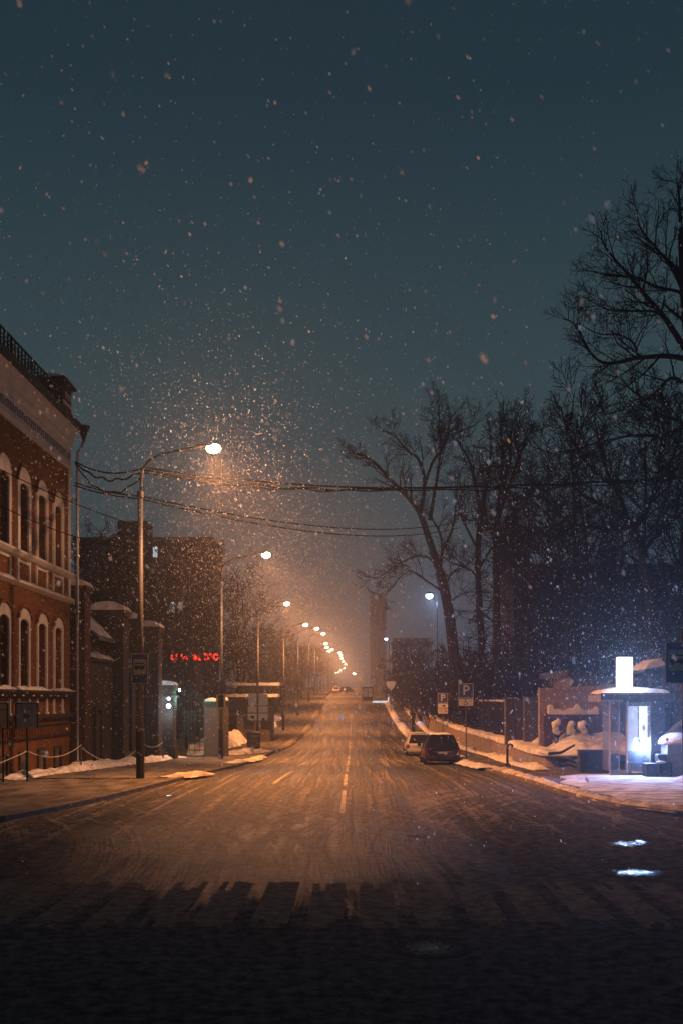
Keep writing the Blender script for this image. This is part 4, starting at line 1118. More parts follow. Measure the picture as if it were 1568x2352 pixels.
# ------------------------------------------------------------------ houses behind
def block(name, x0, x1, y0, dep, zt, m, label, cat='house', rows=0, cols=0, lit=(), wz=1.5, roofm='roof_dark'):
    zb = g(y0)-.5; o = empty(name, ((x0+x1)/2, y0, zb), label, cat); hx = (x1-x0)/2; H = zt-zb
    mb = MB(); mb.box(-hx, hx, 0, dep, 0, H); mb.build('wall', m, o)
    mb = MB(); mb.box(-hx-.25, hx+.25, -.25, dep+.25, H, H+.35); mb.build('roof', roofm, o)
    if rows:
        cw = 2*hx/cols; rh = (H-2)/rows
        for r_ in range(rows):
            for c_ in range(cols):
                xx = -hx+cw*(c_+.5); zz = 1.6+rh*r_+rh*.2
                k = lit.get((r_, c_)) if lit else None
                w = MB(); w.box(xx-cw*.26, xx+cw*.26, -.06, -.02, zz, zz+rh*.55); wo = w.build('window', k or 'pane', o)
                if k: wo['label'] = 'lit window'
                fr = MB(); fr.box(xx-cw*.26, xx+cw*.26, -.09, -.061, zz+rh*.36, zz+rh*.39); fr.box(xx-.04, xx+.04, -.09, -.061, zz, zz+rh*.36); fr.build('frame', 'bldg_dark', wo)
    return o
ab = block('apartment_building', -42, -21.5, 150, 14, 27.3, 'bldg_far', 'tall flat roofed apartment building behind the bare grove', 'apartment building', 9, 16,
           {(8,9):'win_cold',(5,11):'win_cold',(5,12):'win_cold',(4,15):'win_warm'})
mb = MB(); mb.box(-4.5, 0, 3, 8, 27.9, 30.2); mb.build('lift_house', 'bldg_far', ab)
# red neon sign on a shop hidden among the trees
sh = block('shop_house', -27, -18.2, 112, 8, 10.2, 'bldg_dark', 'dark low shop house behind the grove with red neon letters', 'shop', 1, 4)
ns = empty('neon_sign', at(446,1510,111.6), 'red neon lettering sign glowing between the branches of the grove', 'neon sign')
mb = MB(); mb.box(-2.8,2.8,.02,.12,-.5,.5); mb.build('backing', 'sign_black', ns)
mb = MB(); mb.bar((-2.5,.12,-.45),(-2.5,.4,-.45),.05); mb.bar((2.5,.12,-.45),(2.5,.4,-.45),.05); mb.build('bracket', 'black_iron', ns)
for ch_, xx in (('М',-2.15),('И',-1.55),('А',-1.0),('Р',-.25),('М',.38),('І',1.3),('Э',1.85),('С',2.45)):
    text_mesh(ch_, .92, 'letter', 'neon', ns, (xx, -.02, 0), depth=.03, bold=.035)
# pavilion with two snowy roof slabs
pv = empty('pavilion', (at(585,1600,92).x, 92, g(92)), 'low flat pavilion with snow on its two stepped roofs', 'pavilion')
s_ = F/92
def lx(x): return (x-585)/s_
def lz(y): return CH+(CY-y)/s_-g(92)
mb = MB(); mb.box(lx(515), lx(620), 0, 5, 0, lz(1604)); mb.box(lx(545), lx(636), 2, 6, lz(1604), lz(1574)); mb.build('wall', 'wall_dark', pv)
mb = MB(); mb.box(lx(500), lx(640), -.8, 5.2, lz(1604), lz(1601)); mb.box(lx(540), lx(645), 1.2, 6.5, lz(1576), lz(1574)); mb.build('roof', 'roof_dark', pv)
for (a, b, y0_, y1_, zz) in ((503,640,-.75,1.9,1601),(512,640,1.4,6.3,1574)):
    mb = MB(); n = 14; rr = random.Random(int(a))
    pr = [(lx(a), lz(zz))]+[(lx(a)+(lx(b)-lx(a))*i/n, lz(zz)+.22+.1*rr.random()) for i in range(n+1)]+[(lx(b), lz(zz))]
    mb.prism(pr, 'y', y0_, y1_); mb.build('roof_snow', 'snow', pv)
for xx in (520, 560, 600):
    mb = MB(); mb.box(lx(xx), lx(xx)+1.0, -.03, -.005, 1.3, 2.5); mb.build('window', 'pane', pv)

# dark house behind the park trees, with chimney and satellite dish
dh = block('dark_house', 12.5, 30, 78, 12, CH+(CY-1306)/(F/78), 'bldg_dark', 'dark long house behind the trees with a broad chimney and a raised gable', 'house', 3, 6)
q0 = Vector(dh.location)
def D(x, y, d=78): return at(x, y, d)-q0
mb = MB(); a = D(1392,1310); b = D(1420,1248); mb.box(a.x, b.x, 1, 2.2, a.z, b.z); mb.build('chimney', 'bldg_dark', dh)
mb = MB(); a = D(1150,1310); b = D(1215,1230); mb.box(a.x, b.x, .5, 5, a.z, b.z); mb.box(a.x+.3, b.x-.3, .8, 4.6, b.z, b.z+.5); mb.build('raised_gable', 'bldg_dark', dh)
mb = MB(); a = D(1180,1190); mb.ball((a.x, 1.5, a.z), .62, .3, .68, 14, 8); mb.tube([(a.x,1.5,a.z-1.4),(a.x,1.5,a.z-.3)], .09, 8); mb.ball((a.x+.75, 1.5, a.z-.75), .75, .3, .45, 14, 8); mb.build('dish_aerial', 'black_iron', dh, smooth=True)
# pale building right behind shelter
pb_ = block('low_house', 12.2, 22, 56, 8, 4.4, 'wall_dark', 'low plain house behind the lit shelter with a snowy roof', 'house', 1, 3)
# canopy with slanting snow beside the stop sign
cp = empty('canopy', at(1516,1530,46), 'small slanting snow covered canopy behind the stop sign', 'canopy')
mb = MB(); mb.prism([(-.75,-.3),(1.2,.0),(1.2,.15),(-.72,-.16)], 'y', 0, 2.2); mb.build('roof', 'roof_dark', cp)
mb = MB(); mb.prism([(-.74,-.155),(1.2,.155),(1.2,.55),(-.2,.35),(-.6,.1)], 'y', -.05, 2.2); mb.build('snow_cap', 'snow', cp, bevel=.05)
mb = MB()
for x in (-.6, 1.1):
    for y in (.1, 2.0): mb.bar((x,y,-.25),(x,y,-4.4),.08)
mb.build('post', 'black_iron', cp)
# distant tower
block('tower_block', 7.6, 14.6, 450, 14, 51, 'bldg_far', 'pale grey distant tower block fading into the falling snow', 'tower block', 12, 4)
block('far_house', 9.5, 18, 235, 14, 17.5, 'bldg_far', 'pale far house with a cold lamp in front of it', 'house', 3, 4)
block('far_house', -34, -15, 300, 14, 17, 'bldg_far', 'grey far house hidden behind the frosted avenue trees', 'house', 3, 6)

# ------------------------------------------------------------------ retaining wall, fence, park side
RWX = [(8.35,46),(8.5,50),(9.3,65),(8.9,87),(8.9,130),(8.9,182)]
RWZ = [(.35,46),(.57,50),(.44,65),(.57,87),(1.2,120),(1.95,150),(2.75,178),(3.3,190)]
rw = empty('retaining_wall', (8.9, 90, 0), 'long low concrete retaining wall topped with snow along the park side pavement', 'retaining wall')
mb = MB(); sn = MB(); rr = random.Random(3)
WP = [(11.6,45.4,.15),(10.6,45.9,.25),(9.7,46.4,.38),(9.05,47.2,.45),(8.65,48.4,.5)] + [(lerp_pts(RWX, y), y, lerp_pts(RWZ, y)) for y in [50+1.0*k for k in range(133)]]
for i, (x, y, z) in enumerate(WP):
    a = WP[max(i-1, 0)]; b = WP[min(i+1, len(WP)-1)]
    t = Vector((b[0]-a[0], b[1]-a[1], 0)).normalized(); nr = Vector((t.y, -t.x, 0)); p = Vector((x-8.9, y-90, 0)); zb = g(y)-.1
    for (dx, zz) in ((0, zb), (.02, z), (.45, z), (.45, zb)): q = p+nr*dx; mb.v.append((q.x, q.y, zz))
    hh = .14+.13*rr.random()
    for (dx, zz) in ((-.05-.06*rr.random(), z-.03-.05*rr.random()), (-.05, z+hh*.7), (.15, z+hh), (.5, z+hh*1.05), (1.0, z+hh*.9)): q = p+nr*dx; sn.v.append((q.x, q.y, zz))
for i in range(len(WP)-1):
    for k in range(3): mb.f.append((i*4+k, i*4+k+1, (i+1)*4+k+1, (i+1)*4+k))
    for k in range(4): sn.f.append((i*5+k, i*5+k+1, (i+1)*5+k+1, (i+1)*5+k))
mb.f += [(0,1,2,3), tuple(len(mb.v)-4+k for k in (3,2,1,0))]
mb.build('wall', 'concrete', rw); sn.build('wall_snow', 'snow', rw, smooth=True)
# raised park ground behind the wall
mb = MB()
for y in [46+2*i for i in range(70)]:
    x = lerp_pts(RWX, y)+.4; z = lerp_pts(RWZ, y)+.1
    for xx in (x, x+3, x+12, 60): mb.v.append((xx, y, z + (.0 if xx == x else .05)))
for i in range(69):
    for k in range(3): mb.f.append((i*4+k, i*4+k+1, (i+1)*4+k+1, (i+1)*4+k))
tag(mb.build('terrace_ground', 'snow_dirty', smooth=True), kind='structure')
# iron fence
fe = empty('iron_fence', (9.6, 64, .4), 'tall black iron railing fence with snow along its top behind the retaining wall', 'fence')
fy = [64 + 3*i for i in range(40)]
top = lambda y: lerp_pts([(3.1,64),(3.15,87),(3.9,120),(5.0,150),(6.2,182)], y)
for j, (a, b) in enumerate(zip(fy, fy[1:])):
    xa, xb = lerp_pts(RWX, a)+.75, lerp_pts(RWX, b)+.75
    ta, tb_ = top(a), top(b); za, zb = lerp_pts(RWZ, a)+.15, lerp_pts(RWZ, b)+.15
    mb = MB(); O = Vector((9.6, 64, .4))
    mb.bar(Vector((xa,a,ta-.15))-O, Vector((xb,b,tb_-.15))-O, .05); mb.bar(Vector((xa,a,za+.25))-O, Vector((xb,b,zb+.25))-O, .05)
    for k in range(14):
        t = (k+.5)/14; x = xa+(xb-xa)*t; y = a+(b-a)*t; mb.bar(Vector((x,y,za+(zb-za)*t))-O, Vector((x,y,ta+(tb_-ta)*t))-O, .05)
    mb.build('railing_panel', 'black_iron', fe)
    mb = MB(); mb.bar(Vector((xa,a,za-.1))-O, Vector((xa,a,ta+.12))-O, .11); mb.build('fence_post', 'black_iron', fe)
    s0 = MB()
    for k in range(7):
        if rr.random() < .75:
            t = (k+.1)/7; t2 = (k+.75)/7
            p = Vector((xa+(xb-xa)*t, a+(b-a)*t, ta+(tb_-ta)*t-.08))-O; q = Vector((xa+(xb-xa)*t2, a+(b-a)*t2, ta+(tb_-ta)*t2-.08))-O
            s0.bar(p, q, .10, .11)
    if s0.v: s0.build('rail_snow', 'snow', fe)
# cross run of fence facing the street crossing
cf = empty('cross_fence', (9.7, 63.2, .5), 'short cross run of black railing with snow blobs ending at the park gate pillars', 'fence')
xe = (1157-CX)/(F/63.2)-9.7
mb = MB(); zt_ = 2.6
mb.bar((0-2.0*0,0,zt_),(xe+1.0,0,zt_),.06); mb.bar((0,0,.35),(xe+1,0,.35),.05)
k = 0
while k*.17 < xe+1: mb.bar((k*.17,0,0),(k*.17,0,zt_+.05),.06); k += 1
mb.build('railing_panel', 'black_iron', cf)
for k in range(1):
    s0 = MB(); x = 0
    while x < xe+.9: s0.bar((x,0,zt_+.05),(x+.2+.16*rr.random(),0,zt_+.05),.10,.08+.05*rr.random()); x += .42+.2*rr.random()
    s0.build('rail_snow', 'snow', cf)
def box_thing(name, x0, x1, y0, d0, dep, yt, yb_, m, label, cat, snow=0):
    a = at(x0, yb_, d0); b = at(x1, yt, d0); o = empty(name, ((a.x+b.x)/2, d0, a.z), label, cat); hx = (b.x-a.x)/2; H = b.z-a.z
    return o, hx, H
for (x0, x1, lab) in ((1160,1180,'slim park gate pillar next to the cross fence'),(1184,1202,'slim park gate pillar next to the dark wall')):
    o, hx, H = box_thing('park_pillar', x0, x1, 0, 57, .5, 1604, 1692, 'wall_dark', lab, 'pillar')
    tag(o, group='park gate pillars')
    mb = MB(); mb.box(-hx,hx,0,.5,-.5,H-.12); mb.build('shaft', 'wall_dark', o); mb = MB(); mb.box(-hx-.05,hx+.05,-.05,.55,H-.12,H); mb.build('cap', 'wall_dark', o)
o, hx, H = box_thing('dark_wall', 1203, 1241, 0, 55, .5, 1603, 1692, 'wall_dark', 'dark plain wall between the park pillars and the brown wall', 'wall')
mb = MB(); mb.box(-hx,hx,0,.4,-.8,H); mb.build('panel', 'wall_dark', o)
mb = MB(); mb.box(-hx,hx,-.04,.44,H,H+.07); mb.build('coping', 'wall_dark', o)
# brown wall with a snowy ledge
bw_ = empty('brown_wall', at(1241,1692,50), 'brown rendered wall with a ragged snow ledge lit orange', 'wall')
s_ = F/50
def bx(x): return (x-1241)/s_
def bz(y): return (1692-y)/s_
mb = MB(); mb.prism([(0,-.9),(bx(1420),-.9),(bx(1420),bz(1571)),(bx(1241)+.0,bz(1581))], 'y', .35, .75); mb.build('upper_wall', 'render_brown', bw_)
mb = MB(); mb.box(.12, bx(1420), -.15, .345, -.9, bz(1640)); mb.build('lower_wall', 'brick_dark', bw_)
mb = MB(); rr2 = random.Random(9); n = 40
pr = [(bx(1258), bz(1641))]+[(bx(1258)+(bx(1372)-bx(1258))*i/n, bz(1641)+.16+.16*(1+math.sin(i*.31+1))*(.6+.4*math.sin(i*.87))+.07*rr2.random()) for i in range(n+1)]+[(bx(1372), bz(1641))]
mb.prism(pr, 'y', -.17, .34); mb.build('ledge_snow', 'snow', bw_)
# snow mound in front
def mound(name, cx, cy, rx, ry, h, seed, label, cat, m='snow', z0=None, n=26, jit=.1):
    r = random.Random(seed); mb = MB(); K = 9
    ph = [r.random()*6.3 for _ in range(4)]
    mb.v.append((0,0,h))
    for i in range(1, K+1):
        u = i/K
        for k in range(n):
            a = 2*math.pi*k/n; q = 1+.12*math.sin(2*a+ph[0])+.09*math.sin(5*a+ph[1])
            zz = h*(math.cos(u*math.pi/2)**1.3)*(1+.25*math.sin(3*a+ph[2]+u*3)*u)+ (r.random()-.5)*jit*h*(u < 1) - (.05 if i == K else 0)
            mb.v.append((rx*u*q*math.cos(a), ry*u*q*math.sin(a), zz))
    for k in range(n): mb.f.append((0, 1+k, 1+(k+1) % n))
    for i in range(K-1):
        for k in range(n): mb.f.append((1+i*n+k, 1+(i+1)*n+k, 1+(i+1)*n+(k+1) % n, 1+i*n+(k+1) % n))
    o = mb.build(name, m, smooth=True); o.location = (cx, cy, g(cy)+.1 if z0 is None else z0); tag(o, label, cat); return o
def sm(a, b, v): v = min(1, max(0, (v-a)/(b-a))); return v*v*(3-2*v)
mb = MB(); rr5 = random.Random(14); NX, NY = 34, 40
for j in range(NY+1):
    y = 45.9+12*j/NY
    x0 = lerp_pts([(10.6,45.9),(9.9,46.4),(9.3,47.2),(8.95,48.4),(8.9,50),(9.3,58)], y)
    for i in range(NX+1):
        x = x0+(13.2-x0)*i/NX; u = x-x0
        z = .46+.10*min(1, u*2)+.85*sm(0, 2.2, u)*sm(45.8, 49.4, y)
        z += .16*mnoise.noise(Vector((x*.9, y*.9, 1)))+.07*mnoise.noise(Vector((x*3, y*3, 5))) if u > .02 else 0
        mb.v.append((x, y, z-(.3 if i == 0 and j == 0 else 0)))
for j in range(NY):
    for i in range(NX): mb.f.append((j*(NX+1)+i, j*(NX+1)+i+1, (j+1)*(NX+1)+i+1, (j+1)*(NX+1)+i))
tag(mb.build('snow_bank', 'snow', smooth=True), 'broad sloping snow bank between the retaining wall and the brown wall', 'snow bank')
mound('snow_mound', 13.6, 40.3, 2.4, 1.6, 2.2, 8, 'high snow mound behind the black bin at the shelter end', 'snow mound', jit=.06)
# three snow lumps on clipped shrubs
for i, (x, y, ln) in enumerate(((1277,1667,'first'),(1307,1672,'middle'),(1335,1670,'last'))):
    c = at(x, y, 49.0); o = empty('snowy_shrub', (c.x, 49.0, c.z-.75), ['snow lump on a dark shrub at the pillar end of the brown wall', 'snow lump on a dark shrub in the centre below the ledge', 'snow lump on a dark shrub nearest the shelter'][i].replace('nearest the shelter', 'toward the shelter'), 'shrub', 'snow capped shrubs below the brown wall')
    rr3 = random.Random(20+i); mb = MB()
    for k in range(30):
        a = rr3.random()*6.3; q = rr3.random()*.32; mb.tube([(0,0,-.4),(.5*q*math.cos(a),.5*q*math.sin(a),.3),(q*math.cos(a),q*math.sin(a),.55+.4*rr3.random())], [.02,.012,.006], 3)
    mb.build('stems', 'twig', o)
    mb = MB(); sg = (-1)**i
    for q in range(8): mb.ball((rr3.uniform(-.13,.13), -.05+rr3.uniform(-.08,.08), .45+.07*q+rr3.uniform(-.04,.04)), rr3.uniform(.12,.2), rr3.uniform(.12,.18), rr3.uniform(.12,.18), 10, 7, .25, rr3)
    mb.build('snow_lump', 'snow', o, smooth=True)
# bent pipe stub, fallen branches, black planter box
hk = empty('bent_pipe', (at(1164,1748,47.5).x, 47.5, g(47)), 'dark bent pipe post sticking out at the end of the retaining wall', 'pipe')
mb = MB(); mb.tube([(0,0,0),(0,0,.95),(.03,0,1.1),(.12,0,1.17),(.22,0,1.12),(.25,0,1.02)], .055, 8); mb.build('pipe', 'black_iron', hk, smooth=True)
mb = MB(); mb.box(-.12,.12,-.12,.12,0,.25); mb.build('foot', 'gate_stone', hk)
for i, (x, y, ln, an) in enumerate(((1305,1748,1.0,-.2),(1325,1742,.7,.1),(1300,1757,.9,-.15),(1275,1728,1.1,.35))):
    p = at(x, y, 43.5); o = MB().tube([(-ln/2,0,0),(0,.05,.05),(ln/2,-.1,ln*an)], [.07,.06,.04], 7).build('fallen_log', 'bark'); o.location = (p.x, 43.5-i*.4, max(.2, p.z))
    tag(o, ['dark stick lying in the snow beside the black planter box', 'short dark stick lying highest against the planter box', 'low dark stick half sunk in the pavement snow', 'dark tilted log on the snow mound edge'][i], 'stick', 'sticks lying in the snow')
pl = empty('planter_box', (at(1366,1778,40).x, 40, .12), 'black rectangular planter box at the shelter end with a little snow', 'planter box')
mb = MB(); mb.box(-.6,.62,0,.55,0,.85); mb.build('box', 'black_plastic', pl, bevel=.015)
mb = MB(); mb.box(-.62,.64,-.02,.57,.85,.9); mb.build('rim', 'black_plastic', pl)

# ------------------------------------------------------------------ lit shelter kiosk
KD = 39.0; ks = F/KD
bs = empty('bus_shelter', (at(1450,1785,KD).x, KD, .14), 'lit glass bus shelter with a glowing white sign on its snowy roof', 'bus shelter')
def kx(x): return (x-1450)/ks
def kz(y): return CH+(CY-y)/ks-.14
mb = MB(); mb.box(kx(1366), kx(1528), -1.0, 1.2, kz(1612), kz(1597)); mb.build('roof', 'steel_blue', bs)
mb = MB(); mb.box(kx(1364), kx(1530), -1.04, -1.0, kz(1606), kz(1592)); mb.build('fascia', 'steel_blue', bs)
mb = MB(); mb.box(kx(1365), kx(1413), -1.06, -1.041, kz(1611), kz(1607.5)); mb.build('fascia_strip', 'sign_yellow', bs)
mb = MB(); n = 18; K = 8; rr4 = random.Random(2)
for i in range(n+1):
    u = i/n; x = kx(1366)+(kx(1528)-kx(1366))*u
    hh = (math.sin(math.pi*u)**.32)*.27+.02
    for k in range(K):
        v = k/(K-1); mb.v.append((x, -1.05+2.25*v, kz(1596) + (hh*(math.sin(math.pi*(.12+.76*v))**.6) if 0 < k < K-1 else 0) + .035*rr4.random()))
for i in range(n):
    for k in range(K-1): mb.f.append((i*K+k, i*K+k+1, (i+1)*K+k+1, (i+1)*K+k))
mb.build('roof_snow', 'snow', bs, smooth=True)
lbx = MB(); lbx.box(kx(1411.5), kx(1446.5), -.35, -.12, kz(1578), kz(1510)); lbo = lbx.build('light_box', 'lightbox', bs, bevel=.03)
mb = MB(); mb.box(kx(1412), kx(1446), -.12, -.04, kz(1586), kz(1511)); mb.build('backing', 'steel_blue', lbo)
g1 = MB(); g1.box(kx(1391), kx(1430), .55, .565, kz(1770), kz(1612)); g1.build('glass_pane', 'glass', bs)
g2 = MB(); g2.box(kx(1429), kx(1482), -.60, -.585, kz(1772), kz(1612)); g2.build('glass_pane', 'glass', bs)
g3 = MB(); g3.box(kx(1391)-.012, kx(1391)+.003, -.58, .54, kz(1770), kz(1612)); g3.build('glass_pane', 'glass', bs)
mb = MB(); mb.box(kx(1390)-.02, kx(1390)+.03, -.62, -.58, kz(1785), kz(1612)); mb.build('post', 'sign_white', bs)
for (xa, yy_) in ((1429.5,-.6),(1482,-.6),(1429.5,.56)):
    mb = MB(); mb.box(kx(xa)-.018, kx(xa)+.018, yy_-.03, yy_+.03, kz(1774), kz(1612)); mb.build('frame_post', 'sign_white', bs)
mb = MB(); mb.box(kx(1391)+.03, kx(1430), -.60, -.585, kz(1774), kz(1766)); mb.build('frosted_strip', 'panel_grey', bs)
mb = MB(); mb.box(kx(1430), kx(1482), -.66, -.605, kz(1783), kz(1773)); mb.box(kx(1392), kx(1430), -.6, -.55, kz(1781), kz(1776)); mb.build('base_rail', 'black_iron', bs)
for x in (1395, 1437, 1476):
    mb = MB(); mb.box(kx(x)-.03, kx(x)+.03, -.63, -.57, -.02, kz(1783)); mb.build('leg', 'black_iron', bs)
mb = MB(); mb.box(kx(1442), kx(1465), .1, .2, kz(1725), kz(1622)); mb.build('advert_panel', 'adpanel', bs)
mb = MB(); mb.box(kx(1468), kx(1482), -.2, .2, kz(1729), kz(1622)); mb.build('advert_panel', 'adpanel2', bs)
mb = MB(); mb.box(kx(1440), kx(1484), .21, .3, kz(1772), kz(1613)); mb.box(kx(1465)+.01, kx(1468)-.01, .08, .2, kz(1730), kz(1618)); mb.build('panel_frame', 'steel_blue', bs)
mb = MB(); mb.box(kx(1484), kx(1514), -.62, .6, kz(1762), kz(1612)); cab = mb.build('cabinet', 'steel_blue', bs, bevel=.015)
mb = MB(); n = 20; mb.tube([(kx(1499)+.2*math.cos(2*math.pi*k/n), -.63, kz(1738)+.24*math.sin(2*math.pi*k/n)) for k in range(n+1)], .02, 5); mb.build('ring_emblem', 'black_iron', cab)
mb = MB(); mb.box(kx(1440), kx(1482), -.3, .05, .42, .47); mb.box(kx(1443), kx(1446), -.2, -.1, 0, .42); mb.box(kx(1476), kx(1479), -.2, -.1, 0, .42); mb.build('bench', 'wall_dark', bs)
mb = MB()
for k in range(4): mb.box(kx(1419.5), kx(1421.3), .53, .548, kz(1705+k*3.2), kz(1703.6+k*3.2))
mb.build('display_digits', 'led', bs)
area(bs, (kx(1429), -.38, kz(1544)), .58, 1.1, 200, (.40, .62, 1.0), (R(-90), 0, 0))
area(bs, (kx(1465), -.68, kz(1676)), .62, 1.75, 1050, (.28, .47, 1.0), (R(-74), 0, 0))
bn = empty('black_bin', (at(1513,1791,37.4).x, 37.4, .13), 'low black ribbed bin beside the shelter cabinet', 'bin')
mb = MB(); mb.box(-.47,.02,0,.6,0,.52); mb.box(.03,.5,.02,.62,0,.55); mb.build('body', 'black_plastic', bn, bevel=.04)
mb = MB(); mb.box(-.02,.34,.1,.5,.55,.86); mb.build('hood', 'black_plastic', bn, bevel=.04)
mb = MB(); mb.ball((.1,.1,.56), .2, .15, .07, 10, 6); mb.build('snow_lump', 'snow', bn, smooth=True)
cbk = empty('concrete_block', (at(1553,1790,37.6).x, 37.6, .13), 'pale concrete block capped with bright snow behind the stop sign post', 'concrete block')
mb = MB(); mb.box(-.36,.6,0,.9,0,1.25); mb.build('block', 'panel_grey', cbk, bevel=.03)
mb = MB(); mb.ball((.1,.45,1.25), .66, .62, .42, 16, 9, zmin=1.22); mb.build('snow_cap', 'snow', cbk, smooth=True)

# ------------------------------------------------------------------ parking signs, parking post
def p_sign(x, yt, d, w, label, plates, base_y):
    zb = g(d)+.1; c = at(x, yt, d); H = c.z-zb
    o = empty('parking_sign', (c.x, d, zb), label, 'parking sign', 'blue parking signs on the park side pavement')
    mb = MB(); mb.tube([(.03,.06,0),(0,.06,H)], .035, 8); mb.build('post', 'pole_grey', o)
    z = H-w
    mb = MB(); mb.box(-w/2,w/2,-.015,.015,z,H); so = mb.build('sign_panel', 'sign_blue', o, bevel=.01)
    mb = MB(); t = w*.035
    mb.box(-w/2,w/2,-.022,-.016,H-t,H); mb.box(-w/2,w/2,-.022,-.016,z,z+t); mb.box(-w/2,-w/2+t,-.022,-.016,z+t,H-t); mb.box(w/2-t,w/2,-.022,-.016,z+t,H-t); mb.build('border', 'sign_white', so)
    text_mesh('P', w*.95, 'letter', 'sign_white', so, (0, -.02, z+w*.5), depth=.004, bold=w*.008)
    for (hh, sym) in plates:
        z -= .04+hh
        mb = MB(); mb.box(-w/2,w/2,-.015,.015,z,z+hh); po = mb.build('plate', 'sign_white', o, bevel=.006)
        cz = z+hh/2
        if sym == 'chair':
            m2 = MB(); n = 14
            m2.tube([(-.02+.09*math.cos(2*math.pi*k/n), -.018, cz-.05+.09*math.sin(2*math.pi*k/n)) for k in range(n+1)], .016, 4)
            m2.ball((-.04,-.018,cz+.16), .035, .01, .035, 8, 6); m2.bar((-.04,-.018,cz+.12),(-.02,-.018,cz), .03, .01); m2.bar((-.02,-.018,cz),(.09,-.018,cz), .03, .01); m2.bar((.09,-.018,cz),(.14,-.018,cz-.13), .03, .01)
            m2.build('wheelchair_symbol', 'sign_black', po)
        elif sym == 'car':
            m2 = MB(); m2.prism([(-.03,cz-.06),(.16,cz-.06),(.16,cz+.0),(.12,cz+.02),(.09,cz+.07),(.03,cz+.07),(-.0,cz+.02),(-.03,cz+.0)], 'y', -.022, -.016); m2.build('car_symbol', 'sign_black', po)
        else:
            text_mesh(sym, hh*.75, 'time_text', 'sign_black', po, (0, -.018, cz), depth=.002)
    return o
p_sign(1069, 1570, 54.5, .80, 'larger parking sign with a wheelchair plate behind the black car', [(.38, 'chair')], 1740)
p_sign(1016, 1592, 66, .66, 'smaller parking sign with two white plates by the retaining wall', [(.28, 'car'), (.34, '19.20')], 1690)
pm = empty('parking_post', (at(948,1680,100).x, 100, g(100)+.12), 'dark parking meter post with a wider head behind the pale car', 'parking meter')
mb = MB(); mb.box(-.17,.17,-.12,.12,0,2.25); mb.build('column', 'black_plastic', pm, bevel=.02)
mb = MB(); mb.box(-.26,.26,-.15,.15,2.25,2.52); mb.build('head', 'black_plastic', pm, bevel=.03)

